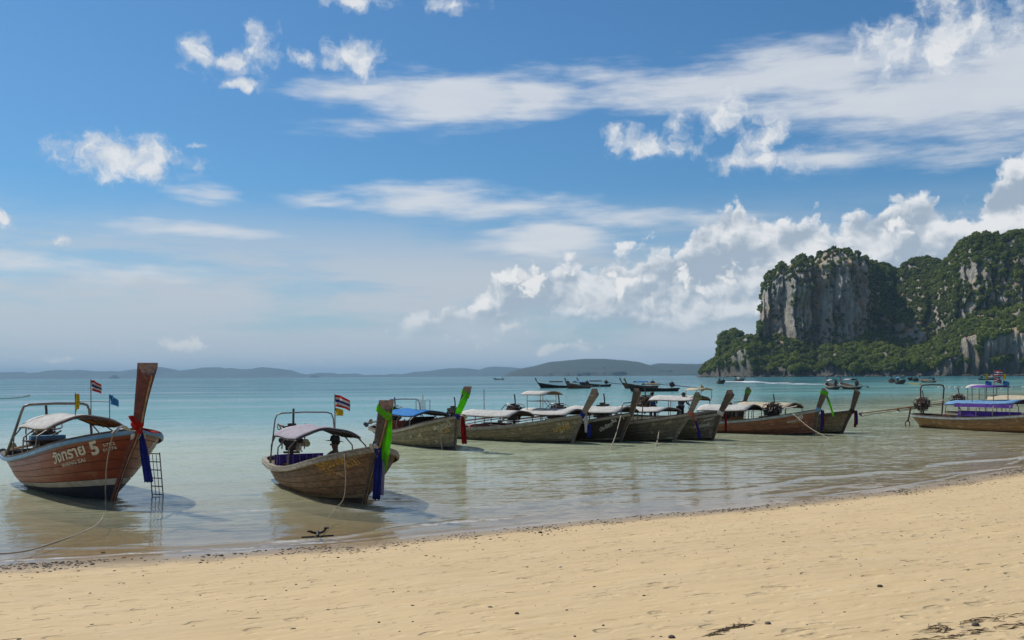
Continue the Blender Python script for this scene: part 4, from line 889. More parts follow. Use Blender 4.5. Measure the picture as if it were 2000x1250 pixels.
b5.letters('ประชิดา', (1173, 843), (1197, 831), 'letter_white', hs=1.0, bold=.01); b5.letters('จิน', (1196, 827), (1205, 823), 'letter_white', hs=1.0, bold=.02); b5.letters('11', (1212, 821), (1220, 818), 'letter_pale', hs=.8, bold=.01)
b6 = Boat('grey-brown long-tail boat with white canopy, red cloth on its short prow', (1314, 863), -42, 7.2, 1.6, (1347, 807), (1365, 768), hull='hull_grey', stripe='hull_olive', rail='rail_pale', cap='rail_wood', prow='prow_grey', pw=.30)
b6.canopy(-4.9, -2.1, .78, 1.10, .22, 'cloth_white', 'cloth_tan'); b6.arch(-1.9, .72, 1.50, -.1, .022); b6.engine(-5.8, 0, .95, 0, 3.2, -.1, 1.0, seed=12)
b6.letters('พรรณี', (1300, 830), (1313, 825), 'letter_pale', hs=1, bold=.02)
b6.wrap('prow_sash', .93, .98, 'cloth_green_old', 'faded green cloth capping the short grey prow', grow=.02)
b6.wrap('prow_sash', .56, .63, 'cloth_pink', 'faded red and blue cloth tails on the short grey prow', [([(b6.a1 + .12, .0, b6.z1 + .05), (b6.a1 + .22, .1, .75), (b6.a1 + .3, .14, .42)], .16, 'cloth_pink'), ([(b6.a1 + .2, .08, .85), (b6.a1 + .3, .12, .5), (b6.a1 + .34, .14, .2)], .14, 'cloth_navy')])
b7 = Boat('dark olive long-tail boat with pale roof, white writing under its thick prow', (1390, 860), -45, 7.2, 1.6, (1407, 806), (1429, 764), hull='hull_grey', stripe='hull_olive', rail='rail_pale', cap='rail_wood', prow='prow_dark', pw=.36)
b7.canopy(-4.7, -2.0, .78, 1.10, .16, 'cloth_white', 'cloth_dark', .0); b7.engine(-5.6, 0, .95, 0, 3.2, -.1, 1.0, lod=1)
b7.letters('WORDO', (1376, 823), (1395, 818), 'letter_white', hs=.9, bold=.01); b7.letters('กระบี่เลย์', (1357, 837), (1387, 831), 'letter_white', hs=.9, bold=.01)
b7.wrap('prow_sash', .57, .62, 'cloth_white', 'white cord and thin red tail on the thick dark prow', [([(b7.a1 + .14, .1, b7.z1), (b7.a1 + .16, .12, .8), (b7.a1 + .16, .12, .35)], .08, 'cloth_crimson')])
b8 = Boat('rust-brown long-tail boat with pale blue rail and lime green prow band', (1588, 850), -40, 7.0, 1.7, (1597, 800), (1612, 760), hull='hull_rust', bottom='hull_dark', stripe='hull_rust', rail='rail_grey', cap='rail_wood', prow='prow_dark', pw=.32)
b8.canopy(-5.2, -2.7, .80, 1.02, .24, 'cloth_white', 'cloth_dark', .03); b8.engine(-2.0, .35, .95, 0, 0, -.1, .9, prop=False, seed=15)
b8.letters('WANG SAI', (1538, 827), (1566, 821), 'letter_white', hs=1.0, bold=.01); b8.letters('40', (1558, 819), (1569, 817), 'letter_white', hs=1.0, bold=.02); b8.letters('กระบี่', (1548, 828.5), (1566, 824.5), 'letter_ochre', hs=.6)
mb = MB(); mb.box((-4.9, -.35, .42), (.55, .4, .42)); o = mb.build('cool_box', 'red_box', None); o.location = b8.W(0, 0, 0); o.rotation_euler[2] = b8.h; tag(o, 'red cool box at the stern of the rust-brown boat', 'cool box')
b8.panel(-2.2, .6, .12, .78, 'deck_wood')
b8.wrap('prow_sash', .89, .98, 'cloth_green', 'lime green band round the prow top of the rust-brown boat', [(b8.tp((1613, 769, .05), (1620, 788, .15), (1628, 813, .25)), .10, 'cloth_green')], .035)
b8.wrap('prow_sash', .56, .62, 'cloth_paleblue', 'blue white and red ribbon hanging from the rust-brown boat prow', [([(b8.a1 + .16, .02, b8.z1), (b8.a1 + .16, .04, .7), (b8.a1 + .14, .04, .22)], .12, 'cloth_navy'), ([(b8.a1 + .2, .1, b8.z1 - .04), (b8.a1 + .2, .12, .7), (b8.a1 + .18, .13, .35)], .09, 'cloth_crimson')])
b9 = Boat('mottled olive long-tail boat with a bare prow at the end of the row', (1643, 846.5), -44, 7.0, 1.7, (1663, 802), (1675, 761), hull='hull_olive', stripe='hull_olive', rail='rail_wood', cap='rail_wood', prow='prow_dark', pw=.30)
b9.canopy(-4.9, -2.2, .78, 1.08, .22, 'cloth_cream', 'cloth_tan', posts=4); b9.arch(-5.0, .7, 1.32, -.1, .02); b9.engine(-5.8, 0, .9, 0, 3.2, -.1, .9, lod=1)
b9.wrap('prow_sash', .56, .62, 'cloth_dark', 'dark red and blue ribbon below the bare prow at the row end', [([(b9.a1 + .14, .02, b9.z1), (b9.a1 + .16, .04, .75), (b9.a1 + .14, .04, .3)], .16, 'cloth_crimson'), ([(b9.a1 + .18, .08, b9.z1), (b9.a1 + .2, .1, .7), (b9.a1 + .18, .1, .4)], .10, 'cloth_navy')])
# ---- behind the row
b13 = Boat('long-tail boat behind the row with yellow flag and green cloth on prow', (1447, 838), -45, 7.2, 1.7, (1452, 792), (1463, 757), hull='hull_grey', prow='prow_dark', pw=.26)
b13.canopy(-4.9, -2.2, .78, 1.34, .22, 'cloth_white', 'cloth_tan'); b13.engine(-5.8, 0, 1.1, 0, 3.2, -.1, 1.0, seed=21)
b13.flag(-2.4, .2, 1.5, 2.15, [(2.1, .12, .34, .3, ['cloth_yellow'], .05)]); G = [[Vector((-2.9 + 1.0 * u, v * .5, 1.86 + .1 * (1 - v * v))) for v in (-1, -.5, 0, .5, 1)] for u in (0, .5, 1)]
mb = MB(); mb.slab(G, .02); c_ = mb.build('sun_shade', 'cloth_cream', b13.e, True)
for x in (-2.85, -1.95):
    for y in (-.45, .45): mb = MB(); mb.tube([(x, y, 1.4), (x, y, 1.86)], .014, 6); mb.build('shade_post', 'steel_pipe', b13.e)
b13.wrap('prow_sash', .86, .97, 'cloth_green_old', 'faded green cloth on the prow standing behind the rust-brown boat', grow=.025)
# ---- boats at the right edge
b10 = Boat('brown long-tail boat with purple seats, pale blue rail and lowered engine', None, -62, 8.6, 1.9, world=(*(onz(1798, 834) + Vector((math.cos(R(-62)), math.sin(R(-62)), 0)) * 8.6).xy, 0), hull='hull_tan', bottom='hull_dark', stripe='hull_rust', rail='rail_grey', cap='rail_wood', a1=.8, z1=1.25, a2=1.4, z2=2.1, zmid=.56)
b10.canopy(-6.6, -3.0, .80, 1.26, .16, 'cloth_paleblue', 'cloth_purple', .10, posts=5); b10.arch(-7.9, .82, 2.05, -.05, .035, 'dark_steel')
b10.engine(-8.4, -.1, 1.05, .28, 3.7, -.13, .85, seed=31)
G = [[Vector((-5.4 + 1.3 * u, v * .6, 1.98 + .08 * (1 - v * v))) for v in (-1, -.5, 0, .5, 1)] for u in (0, .5, 1)]; mb = MB(); mb.slab(G, .02); mb.build('sun_shade', 'cloth_purple', b10.e, True)
for x in (-5.3, -4.2):
    for y in (-.5, .5): mb = MB(); mb.tube([(x, y, 1.2), (x, y, 1.98)], .02, 6); mb.build('shade_post', 'steel_pipe', b10.e)
for x, c1 in ((-5.2, 'cloth_yellow'), (-4.75, None), (-4.3, 'cloth_yellow')): b10.flag(x, .3, 2.0, 2.75 if c1 is None else 2.6, [(2.72, .35, .26, .4, THAI, .02), (2.42, .3, .22, .4, THAI, .12)] if c1 is None else [(2.58, .12, .26, .8, [c1], .05), (2.25, .25, .22, .6, ['cloth_sky'], .05)])
for k in range(4): mb = MB(); mb.box((-5.9 + k * .8, 0, .48), (.10, 1.45, .42)); mb.build('seat_back', 'cloth_purple', b10.e)
mb = MB(); mb.box((-4.3, -.68, .78), (3.2, .03, .24)); mb.build('side_panel', 'cloth_purple', b10.e)
mb = MB(); mb.slab([[Vector((-6.0 + .5 * k, -.81 + .02 * math.sin(k * 2), 1.24)), Vector((-6.0 + .5 * k, -.83 + .03 * math.sin(k * 1.7), 1.07))] for k in range(7)], .01, axis=(0, 1, 0)); mb.build('valance', 'cloth_purple', b10.e)
mb = MB()
for k in range(26): x = -7.6 + RNG.random() * 1.5; y = RNG.uniform(-.5, .5); mb.tube(catmull([(x, y, .15 + RNG.random() * .3), (x + RNG.uniform(-.3, .3), y + .1, .3 + RNG.random() * .35), (x + RNG.uniform(-.5, .5), y + RNG.uniform(-.2, .2), .2 + RNG.random() * .4)], 3), .025, 5)
mb.build('pipe_work', 'rust', b10.e)
mb = MB()
for k in range(3): c = Vector((-9.15 - k * .12, -.25 + k * .12, .12)); mb.tube([c + Vector((.0, .16 * math.cos(a * .5236), .17 * math.sin(a * .5236))) for a in range(13)], .018, 6)
mb.tube([(-9.0, -.2, 1.0), (-9.1, -.22, .5), (-9.2, -.2, .25)], .04, 6); mb.build('rudder_frame', 'rust', b10.e)
b11 = Boat('long-tail boat with cream canopy moored behind the purple-seated boat', None, -58, 8.0, 1.85, world=(*(onz(1840, 824) + Vector((math.cos(R(-58)), math.sin(R(-58)), 0)) * 8.0 + Vector((.6, 0, 0))).xy, 0), hull='hull_grey', a1=.8, z1=1.2, a2=1.4, z2=2.1)
b11.canopy(-5.6, -2.2, .80, 1.22, .24, 'cloth_cream', 'cloth_tan', posts=4); b11.engine(-7.7, 0, 1.1, .24, 3.8, -.13, .85, seed=35)
G = [[Vector((-6.9 + 1.2 * u, v * .6, 1.86 + .16 * (1 - v * v))) for v in (-1, -.5, 0, .5, 1)] for u in (0, .5, 1)]; mb = MB(); mb.slab(G, .02); mb.build('sun_shade', 'cloth_white', b11.e, True)
for x in (-6.8, -5.8):
    for y in (-.5, .5): mb = MB(); mb.tube([(x, y, .5), (x, y, 1.86)], .02, 6); mb.build('shade_post', 'steel_pipe', b11.e)

# ---- boats farther out
def far_boat(label, px, py, hd, hull, can=None, under='cloth_dark', prow='prow_dark', L=7.0, z2=2.2, canz=1.25, tail=4.0, bow_cloth=None, cx=(-4.6, -2.0), rail='rail_wood', cl_label='small cloth tied to the prow of a far boat'):
    b = Boat(label, (px, py), hd, L, 1.8, a1=.8, z1=1.2, a2=1.35, z2=z2, hull=hull, detail=1, prow=prow, rail=rail, cap=rail, group='boats anchored in the bay', pw=.3)
    if can: b.canopy(*cx, .78, canz, .22, can, under, posts=3)
    b.engine(-L + 1.0, 0, 1.0, 0, tail, -.10, 1.1, lod=1)
    if bow_cloth: b.wrap('prow_sash', .86, .97, bow_cloth, cl_label, grow=.03)
    return b
far_boat('dark long-tail boat, leftmost of the three anchored side by side', 1057, 758, 196, 'hull_dark', 'cloth_dark', bow_cloth='cloth_green_old', cl_label='small green cloth on the leftmost of the three anchored boats')
far_boat('pale rimmed long-tail boat, middle of the three anchored side by side', 1111, 759, 228, 'hull_rust', 'cloth_paleblue', rail='rail_pale', prow='prow_red')
far_boat('dark long-tail boat with raised tail shaft, right of the three anchored boats', 1137, 755.5, 196, 'hull_dark', 'cloth_dark', tail=5)
far_boat('black long-tail boat with navy side sheet, nearest of the anchored boats', 1234, 765, 196, 'hull_dark', 'cloth_tan', 'cloth_navy', L=8.0, tail=5.4, bow_cloth='cloth_green_old', canz=1.1, cl_label='small green cloth on the prow of the black anchored boat')
far_boat('long-tail boat with blue roof lying behind the black anchored boat', 1222, 759, 200, 'hull_rust', 'cloth_blue', L=7.0, bow_cloth='cloth_green_old', cl_label='small green cloth on the prow behind the black anchored boat')
far_boat('dark long-tail boat coming bow-on, left of the foaming wake', 1412, 750, 268, 'hull_dark', None, bow_cloth='cloth_white', cl_label='small white cloth on the prow of the boat coming bow-on')
far_boat('long-tail boat running bow-on ahead of a white wake', 1452, 745, 285, 'hull_rust', 'cloth_white')
far_boat('long-tail boat seen from astern, left of the pair below the cliff', 1618, 760, 84, 'hull_dark', 'cloth_white', canz=1.5, L=7, rail='rail_pale', prow='prow_grey')
far_boat('long-tail boat seen from astern, right of the pair below the cliff', 1646, 760, 94, 'hull_dark', 'cloth_lilac', canz=1.6, L=7, rail='rail_pale', prow='prow_grey')
far_boat('small boat with blue roof at the left of the far moored cluster', 1742, 748, 250, 'hull_rust', 'cloth_sky')
far_boat('dark boat pointing at the beach in the far moored cluster', 1764, 750.5, 262, 'hull_dark', 'cloth_paleblue', canz=1.6)
far_boat('dark little boat half hidden at the back of the far cluster', 1776, 743.5, 240, 'hull_dark', None)
far_boat('dark boat with pale prow in the far moored cluster', 1789, 745.5, 250, 'hull_dark', 'cloth_dark', prow='prow_grey')
far_boat('round-sterned pale rimmed boat at the right of the far cluster', 1800, 747, 100, 'hull_rust', 'cloth_dark', rail='rail_pale')
far_boat('lone dark boat with yellowish prow off the sea cave', 1950, 742, -20, 'hull_dark', 'cloth_lilac', prow='hull_tan')
far_boat('tiny dark boat on the horizon before the long island', 966, 741.5, 180, 'hull_dark', None)

def bundle(bt, x, y, z, r, mat, label, cat='life jackets', seed=1):
    q = ICO_V * (1 + .4 * fbm(ICO_V[:, 0] * 1.6 + seed * 2.3, ICO_V[:, 1] * 1.6, ICO_V[:, 2] * 1.6, 3))[:, None] * np.array(r)
    mb = MB(); mb.add(q.tolist(), ICO_F.tolist()); o = mb.build('life_jacket_heap', mat, None, True); o.location = bt.W(x, y, z); o.rotation_euler[2] = bt.h; tag(o, label, cat)
bundle(b4, -4.6, -.25, .52, (.65, .3, .14), 'cloth_pink', 'faded pink heap of life jackets in the boat marked M 010', seed=2)
bundle(b4, -3.2, -.1, .52, (.3, .3, .2), 'cloth_red', 'small red heap of life jackets in the boat marked M 010', seed=3)
bundle(b6, -2.4, -.2, .62, (.5, .3, .16), 'cloth_red', 'red-brown heap of life jackets in the boat with the faded red cloth', seed=4)
bundle(b3, -2.4, -.05, .72, (.32, .3, .2), 'cloth_crimson', 'dark red bundle in the bow of the blue-canopied boat', 'bundle', seed=5)
bundle(b8, -3.5, -.15, .5, (.4, .3, .25), 'cloth_orange', 'orange heap of life jackets in the rust-brown boat', seed=6)

# ================================================================== SMALL THINGS
# wakes
def wake(label, pts, w0, w1):
    P = [onz(*p) for p in pts]; mb = MB(); c = catmull(P, 10); n = len(c); rg = random.Random(4)
    for k in range(n * 4):
        f = rg.random(); i = min(int(f * (n - 1)), n - 2); p = c[i].lerp(c[i + 1], f * (n - 1) - i); w = lerp(w0, w1, f)
        if rg.random() < f * .75: continue
        q = p + Vector((rg.uniform(-1, 1) * w * 3, rg.uniform(-1, 1) * w * 2, .02)); r = rg.uniform(.3, 1.0) * lerp(1.2, .7, f)
        mb.ball(q, (r * 3.0, r * 1.2, .12 * (1.6 - f) * r), 8, 4)
    o = mb.build('wake', 'foam', None, True); tag(o, label, 'wake', kind='stuff')
wake('white foaming wake trailing behind the running boat', [(1440, 746), (1453, 745.6), (1490, 747), (1550, 750), (1620, 751.5)], 1.2, 1.6)
# floating lines
def float_line(label, pts, n, r, mat='float_white'):
    P = catmull([onz(*p) + Vector((0, 0, .04)) for p in pts], 12); e = P[0]; em = empty('float_line', e); tag(em, label, 'float line')
    mb = MB(); mb.tube([p - e for p in P], .03, 5); mb.build('line', 'rope', em)
    for k in range(n):
        f = k / (n - 1) * (len(P) - 1); i = min(int(f), len(P) - 2); p = P[i].lerp(P[i + 1], f - i) - e; mb = MB(); mb.ball(p, (r * 1.8, r, r), 8, 5); mb.build('float', mat, em, True)
float_line('rope of small floats lying on the water, upper left of the red boat', [(-60, 782), (-20, 779.5), (15, 778.5), (35, 777), (50, 774.5), (58, 773.5), (55, 772)], 34, .07, 'rope')
float_line('line of small white floats across the bay behind the purple-seated boat', [(1835, 757), (1870, 757.5), (1920, 757.5), (1970, 757), (2050, 756)], 14, .2)
float_line('short yellow float line drifting in front of the far cluster', [(1778, 750), (1786, 750.6), (1796, 751)], 6, .22, 'cloth_yellow')
# mooring ropes
gp = lambda px, py, dz=0: (lambda p: Vector((p.x, p.y, float(ground_z(p.x, p.y)) + dz)))(onz(px, py, 0))
p = b1.surf_px(230, 842, -1); a = b1.W(*b1.surf(p[0], p[1], -1, .07)); a2_ = Vector((a.x, a.y, a.z))
w1 = onz(206, 985); rope('mooring_rope', [a, a.lerp(w1, .35) + Vector((-.02, -.12, -.05)), a.lerp(w1, .7) + Vector((0, -.12, -.08)), w1, onz(196, 1018), onz(160, 1040), onz(100, 1064) + Vector((0, 0, .02)), onz(55, 1083) + Vector((0, 0, .06)), onz(0, 1104) + Vector((0, 0, .16)), onz(-90, 1135) + Vector((0, 0, .36))], .013, 'rope', 'long pale mooring rope from the red boat to the sand')
p = b2.surf_px(681, 886, -1); a = b2.W(*b2.surf(p[0], p[1], -1, .08)); w1 = onz(653, 996)
rope('mooring_rope', [a, a.lerp(w1, .4) + Vector((.12, -.1, -.08)), a.lerp(w1, .75) + Vector((.14, -.1, -.06)), w1, onz(634, 1022, -.03), gp(622, 1046, .05)], .011, 'rope', 'pale mooring rope from the brown boat to the anchor')
def moor(bt, px, py, ex, ey, label, r=.018):
    p = bt.surf_px(px, py, -1); a = bt.W(*bt.surf(p[0], p[1], -1, .07)); w = onz(ex, ey); rope('mooring_rope', [a, a.lerp(w, .5) + Vector((0, 0, -.10)), w, w + (w - a).normalized() * .3 + Vector((0, 0, -.1))], r, 'rope', label)
moor(b5, 1215, 812, 1192, 878, 'mooring rope slanting into the water from the near-black boat')
moor(b6, 1290, 838, 1280, 872, 'mooring rope from the grey-brown boat with the red cloth')
moor(b8, 1550, 808, 1618, 856, 'white mooring rope sagging from the rust-brown boat')
moor(b3, 861, 824, 864, 880, 'thin line dropping from the bow of the blue-canopied boat', .012)
# anchor at the water's edge
c0 = gp(621, 1051, .03); e = empty('anchor', c0, R(8)); tag(e, 'black iron anchor with a long stock lying at the water edge', 'anchor')
mb = MB(); mb.tube([(-.26, 0, .03), (.25, .02, .045)], .014, 8); mb.build('stock', 'iron', e)
mb = MB(); mb.tube([(0, -.04, .05), (-.01, .14, .09), (-.02, .28, .06)], [.022, .026, .022], 8); mb.build('shank', 'iron', e)
mb = MB(); mb.tube(catmull([(-.14, .16, .10), (-.07, .25, .06), (0, .28, .05), (.08, .25, .08), (.13, .15, .15)], 4), .02, 7); mb.box((-.14, .16, .1), (.08, .05, .02)); mb.box((.13, .15, .15), (.08, .05, .02)); mb.build('fluke', 'iron', e)
mb = MB(); mb.tube([(.05 * math.cos(k * .63), -.08 + .05 * math.sin(k * .63), .05) for k in range(11)], .009, 6); mb.build('ring', 'iron', e)
# stones on the sand
def stone(px, py, r, label, mat='stone', seed=1, sq=.6):
    p = onz(px, py, .5)
    for _ in range(6): p = onz(px, py, float(ground_z(p.x, p.y)))
    q = ICO_V * (1 + .35 * fbm(ICO_V[:, 0] * 1.3 + seed * 3.1, ICO_V[:, 1] * 1.3, ICO_V[:, 2] * 1.3, 3))[:, None] * [r, r * .8, r * sq]
    mb = MB(); mb.add(q.tolist(), ICO_F.tolist()); o = mb.build('stone', mat, None, True); o.location = p + Vector((0, 0, r * .22)); tag(o, label, 'stone', 'stones lying on the beach')
stone(1094, 1108, .022, 'small pale grey stone alone in the middle of the sand', 'float_white', 2); stone(1010, 1199, .02, 'dark rounded stone on the lower middle sand', seed=3)
stone(1905, 1222, .032, 'dark knobbly lump beside the weed line, lower right of the sand', seed=4); stone(1312, 1246, .028, 'dark lump on the sand at the bottom edge of the view', seed=5)
stone(433, 1086, .03, 'dark stone on the tide line between the two nearest boats', seed=6); stone(1500, 1219, .024, 'dark lump at the end of a scuffed trail in the sand', seed=7); stone(1055, 1041, .035, 'small dark stone on the tide line below the olive boats', seed=8); stone(202, 1080, .035, 'dark flat stone at the water edge near the red boat rope', seed=9, sq=.35)
stone(1718, 1146, .028, 'tiny dark stone alone on the right-hand sand', seed=10)
# tide-line litter: pebbles, shell bits and weed (uncountable)
m_ = MB(); rg = np.random.RandomState(3); lowi = bmesh.new(); bmesh.ops.create_icosphere(lowi, subdivisions=1, radius=1); LV = np.array([v.co for v in lowi.verts]); LF = [[v.index for v in f.verts] for f in lowi.faces]; lowi.free()
def litter(n, xr, dr, rr, flat, elong, dens=None):
    V = []
    k = 0
    while k < n:
        x = rg.uniform(*xr); dd = dr(rg); y = float(shore_y(x)) - dd
        if y < 4.5 or abs(x) > .55 * y + .5: continue
        if dens is not None and rg.rand() > dens(x, y): continue
        r = rr(rg); an = .45 + rg.normal() * .35; ca, sa = math.cos(an), math.sin(an); el_ = 1 + rg.rand() * elong
        q = LV * (1 + .3 * rg.normal(size=(len(LV), 1))) * [r * el_, r, r * flat]; q = q @ np.array([[ca, sa, 0], [-sa, ca, 0], [0, 0, 1]]) + [x, y, float(ground_z(x, y)) + r * flat * .35]
        V.append(q); k += 1
    V = np.concatenate(V); F = np.concatenate([np.array(LF) + i * len(LV) for i in range(n)]); return V, F
cl = lambda x, y: float(sstep(fbm(x * .8, y * .8, 3.1, 3), -.25, .35)) ** 2 + .12
V1, F1 = litter(2300, (-9, 16), lambda r: .10 + abs(r.normal()) * .75, lambda r: .006 + .010 * r.rand() ** 2, .6, 1.2, cl)
V2, F2 = litter(650, (-9, 14), lambda r: r.uniform(.6, 12), lambda r: .004 + .009 * r.rand() ** 3, .6, 1.2)
o = np_mesh('pebbles', np.concatenate([V1, V2]), np.concatenate([F1, F2 + len(V1)]), 'stone', False); tag(o, 'scattered dark pebbles and shell bits along the tide line', 'pebbles', kind='stuff')
V3, F3_ = litter(800, (-9, 14), lambda r: r.uniform(.4, 12.5), lambda r: .0035 + .005 * r.rand() ** 2, .3, 9, cl)
pm('weed', (.12, .082, .045), (.22, .155, .085), 20, rough=.9)
o = np_mesh('weed_litter', V3, F3_, 'weed', False); tag(o, 'thin dark strands of dried weed strewn on the sand', 'weed', kind='stuff')
# the weed lines at the lower right
def weed_line(pts, label, seed, n=42):
    P = []
    for q in pts:
        p = onz(*q, .8)
        for _ in range(6): p = onz(*q, float(ground_z(p.x, p.y)))
        P.append(p)
    P = catmull(P, 14); r_ = random.Random(seed); mb = MB(); e = P[0]
    for k in range(n):
        f = r_.random() * (len(P) - 1); i = min(int(f), len(P) - 2); p = P[i].lerp(P[i + 1], f - i) - e; d = (P[i + 1] - P[i]).normalized()
        p += Vector((r_.gauss(0, .03), r_.gauss(0, .04), .002)); L_ = r_.uniform(.03, .12); d2 = (d + Vector((r_.gauss(0, .35), r_.gauss(0, .35), 0))).normalized()
        mb.tube([p - d2 * L_, p + Vector((0, 0, .008)), p + d2 * L_], [.001, r_.uniform(.002, .006), .001], 5)
    o = mb.build('weed_line', 'weed', None); o.location = e; tag(o, label, 'weed', kind='stuff')
weed_line([(1820, 1232), (1860, 1222), (1900, 1215), (1950, 1208), (2010, 1198)], 'upper line of dark dried weed at the lower right', 1); weed_line([(1790, 1252), (1880, 1240), (1950, 1228), (2010, 1219)], 'lower line of dark dried weed at the lower right', 2); weed_line([(1385, 1240), (1430, 1228), (1455, 1220)], 'short scuffed line of weed at the bottom of the sand', 3, 40)

# ------------------------------------------------------------------ people
def person(label, base, joints, r, shirt, legs, hat=None, bare=False, cat='person'):
    """joints: dict of body points in metres relative to base; one skinned body, clothes and head-wear as children"""
    e_name = 'person'
    def skin_obj(name, pts, edges, rad, mat, par, sub=2, root=0):
        me = bpy.data.meshes.new(name); me.from_pydata([tuple(p) for p in pts], edges, []); o = link(name, me, par); me.materials.append(MATS[mat])
        md = o.modifiers.new('skin', 'SKIN'); md.use_smooth_shade = True
        for i, q in enumerate(rad): me.skin_vertices[0].data[i].radius = (q, q) if not isinstance(q, tuple) else q
        me.skin_vertices[0].data[root].use_root = True
        sb = o.modifiers.new('sub', 'SUBSURF'); sb.levels = sb.render_levels = sub; return o
    J = {k: Vector(v) for k, v in joints.items()}
    order = ['pelvis', 'waist', 'chest', 'neck', 'chin', 'face', 'crown', 'shl', 'ell', 'hal', 'fil', 'shr', 'elr', 'har', 'fir', 'hil', 'knl', 'anl', 'tol', 'hir', 'knr', 'anr', 'tor']
    if 'fil' not in J: J['fil'] = J['hal'] + (J['hal'] - J['ell']).normalized() * .09
    if 'fir' not in J: J['fir'] = J['har'] + (J['har'] - J['elr']).normalized() * .09
    E_ = [('pelvis', 'waist'), ('waist', 'chest'), ('chest', 'neck'), ('neck', 'chin'), ('chin', 'face'), ('face', 'crown'), ('chest', 'shl'), ('shl', 'ell'), ('ell', 'hal'), ('hal', 'fil'), ('chest', 'shr'), ('shr', 'elr'), ('elr', 'har'), ('har', 'fir'), ('pelvis', 'hil'), ('hil', 'knl'), ('knl', 'anl'), ('anl', 'tol'), ('pelvis', 'hir'), ('hir', 'knr'), ('knr', 'anr'), ('anr', 'tor')]
    ra = dict(pelvis=.125, waist=.115, chest=.135, neck=.055, chin=.075, face=.092, crown=.07, shl=.065, ell=.045, hal=.034, fil=.03, shr=.065, elr=.045, har=.034, fir=.03, hil=.095, knl=.062, anl=.042, tol=.034, hir=.095, knr=.062, anr=.042, tor=.034)
    ix = {k: i for i, k in enumerate(order)}
    o = skin_obj('person', [J[k] for k in order], [(ix[a], ix[b]) for a, b in E_], [ra[k] for k in order], 'skin', None); o.location = base; tag(o, label, cat)
    so = ['pelvis', 'waist', 'chest', 'shl', 'ul', 'shr', 'ur']; J['ul'] = J['shl'].lerp(J['ell'], .75); J['ur'] = J['shr'].lerp(J['elr'], .75)
    skin_obj('shirt', [J[k] for k in so], [(0, 1), (1, 2), (2, 3), (3, 4), (2, 5), (5, 6)], [.14, .135, .158, .085, .066, .085, .066], shirt, o)
    lo_ = ['pelvis', 'hil', 'knl', 'cl', 'hir', 'knr', 'cr']; J['cl'] = J['knl'].lerp(J['anl'], .6); J['cr'] = J['knr'].lerp(J['anr'], .6)
    skin_obj('trousers', [J[k] for k in lo_], [(0, 1), (1, 2), (2, 3), (0, 4), (4, 5), (5, 6)], [.135, .11, .08, .062, .11, .08, .062], legs, o)
    up = (J['crown'] - J['face']).normalized(); hc = J['face'].lerp(J['crown'], .55); fw = (J['tol'] + J['tor'] - J['pelvis'] * 2); fw.z = 0; fw.normalize()
    mb = MB(); mb.ball(tuple(hc - fw * .02), (.105, .105, .10), 14, 8); mb.build('hair', 'hair', o, True)
    for sgn in (-1, 1):
        sd = up.cross(fw) * sgn; mb = MB(); mb.ball(tuple(J['face'] + sd * .092), (.02, .02, .032), 7, 5); mb.build('ear', 'skin', o, True)
    mb = MB(); mb.ball(tuple(J['face'] + fw * .095 - up * .01), (.017, .017, .026), 7, 5); mb.build('nose', 'skin', o, True)
    if hat:
        mb = MB(); hb = hc + up * .02
        mb.tube([hb + up * q for q in (-.012, 0, .045, .10, .125)], [.125, .12, .115, .105, .075], 16); mb.tube([hb + up * .002, hb - up * .012], [.15, .23], 18); mb.build('hat', hat, o, True)
    return o
# seated man in the brown boat: back against the post, knees drawn up
f, l = b2.f, b2.l
def loc(a, bb, z): return f * a + l * bb + Vector((0, 0, z))
person('man in dark clothes and brimmed hat sitting in the brown boat with knees up', b2.W(-3.05, .12, .22), dict(pelvis=loc(0, 0, .14), waist=loc(-.01, .06, .30), chest=loc(-.01, .12, .52), neck=loc(.01, .13, .68), chin=loc(.03, .11, .75), face=loc(.04, .10, .83), crown=loc(.04, .11, .93),
    shl=loc(.19, .10, .58), ell=loc(.25, -.10, .42), hal=loc(.18, -.32, .48), shr=loc(-.20, .10, .58), elr=loc(-.26, -.10, .42), har=loc(-.16, -.32, .48), hil=loc(.10, -.05, .14), knl=loc(.13, -.42, .52), anl=loc(.12, -.62, .10), tol=loc(.12, -.78, .06), hir=loc(-.10, -.05, .14), knr=loc(-.13, -.42, .50), anr=loc(-.12, -.62, .10), tor=loc(-.12, -.78, .06)), 1, 'black_cloth', 'black_cloth', 'hat_dark')
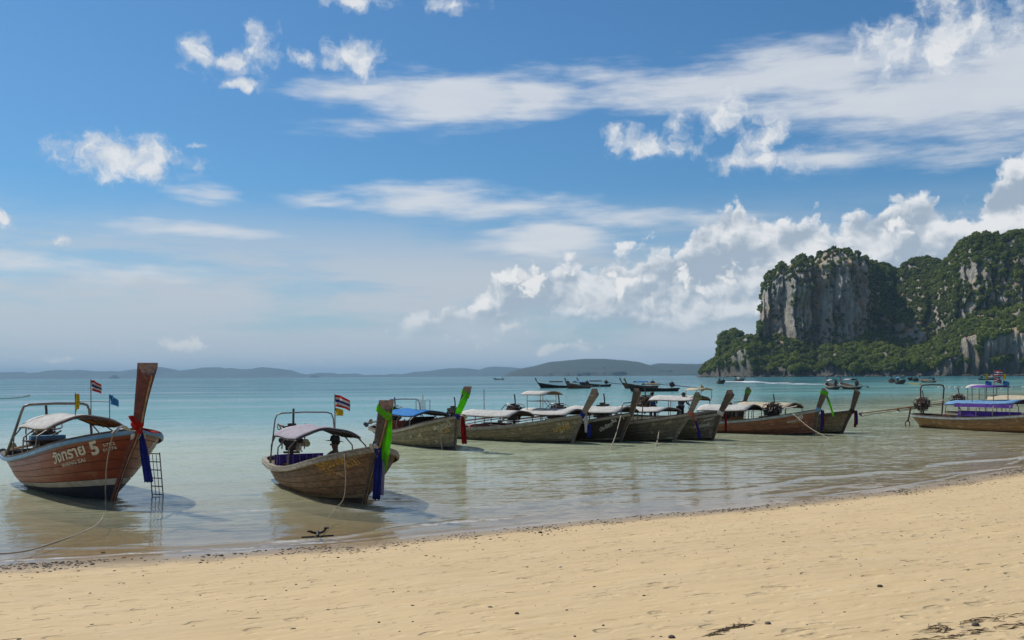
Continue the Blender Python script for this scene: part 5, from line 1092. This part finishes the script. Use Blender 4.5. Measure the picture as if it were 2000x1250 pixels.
def stander(label, base, hd, shirt, bend=.0, legs='black_cloth', reach=.35):
    c, s_ = math.cos(hd), math.sin(hd); F = Vector((c, s_, 0)); Lf = Vector((-s_, c, 0)); q = lambda a, bb, z: F * a + Lf * bb + Vector((0, 0, z))
    b_ = bend
    return person(label, base, dict(pelvis=q(0, 0, .90), waist=q(.10 * b_, 0, 1.06), chest=q(.30 * b_, 0, 1.30 - .06 * b_), neck=q(.42 * b_, 0, 1.47 - .12 * b_), chin=q(.48 * b_ + .02, 0, 1.53 - .15 * b_), face=q(.52 * b_ + .02, 0, 1.61 - .17 * b_), crown=q(.55 * b_, 0, 1.71 - .19 * b_),
        shl=q(.32 * b_, .19, 1.38 - .08 * b_), ell=q(.32 * b_ + .08, .25, 1.10), hal=q(.3 * b_ + reach, .2, 1.04), shr=q(.32 * b_, -.19, 1.38 - .08 * b_), elr=q(.32 * b_ + .08, -.25, 1.10), har=q(.3 * b_ + reach, -.2, 1.02), hil=q(0, .10, .86), knl=q(.05, .11, .48), anl=q(0, .12, .09), tol=q(.15, .13, .05), hir=q(0, -.10, .86), knr=q(.03, -.11, .48), anr=q(-.03, -.12, .09), tor=q(.12, -.13, .05)), 1, shirt, legs)
stander('man in blue shirt standing at the stern behind the row, head bowed', b13.W(-5.3, .1, .08), b13.h + 2.4, 'cloth_cobalt', .45)
stander('man in light blue jacket leaning over the engine under the yellow flag', b13.W(-3.3, -.3, .08), b13.h - .3, 'cloth_cobalt2', .5)

# ------------------------------------------------------------------ haze
mz = bpy.data.materials.new('haze'); mz.use_nodes = True; MATS['haze'] = mz; mz.node_tree.nodes.clear(); t = NT(mz.node_tree)
pv = t.node('ShaderNodeVolumePrincipled', {'Color': (.48, .77, 1.0), 'Density': 6.0e-5, 'Anisotropy': .0})
mo = t.node('ShaderNodeOutputMaterial'); t.l.new(pv.outputs[0], mo.inputs['Volume'])
mb = MB(); mb.box((0, 0, 110), (64000, 64000, 244)); o = mb.build('haze', 'haze'); tag(o, 'thin pale sea haze', 'haze', kind='stuff')
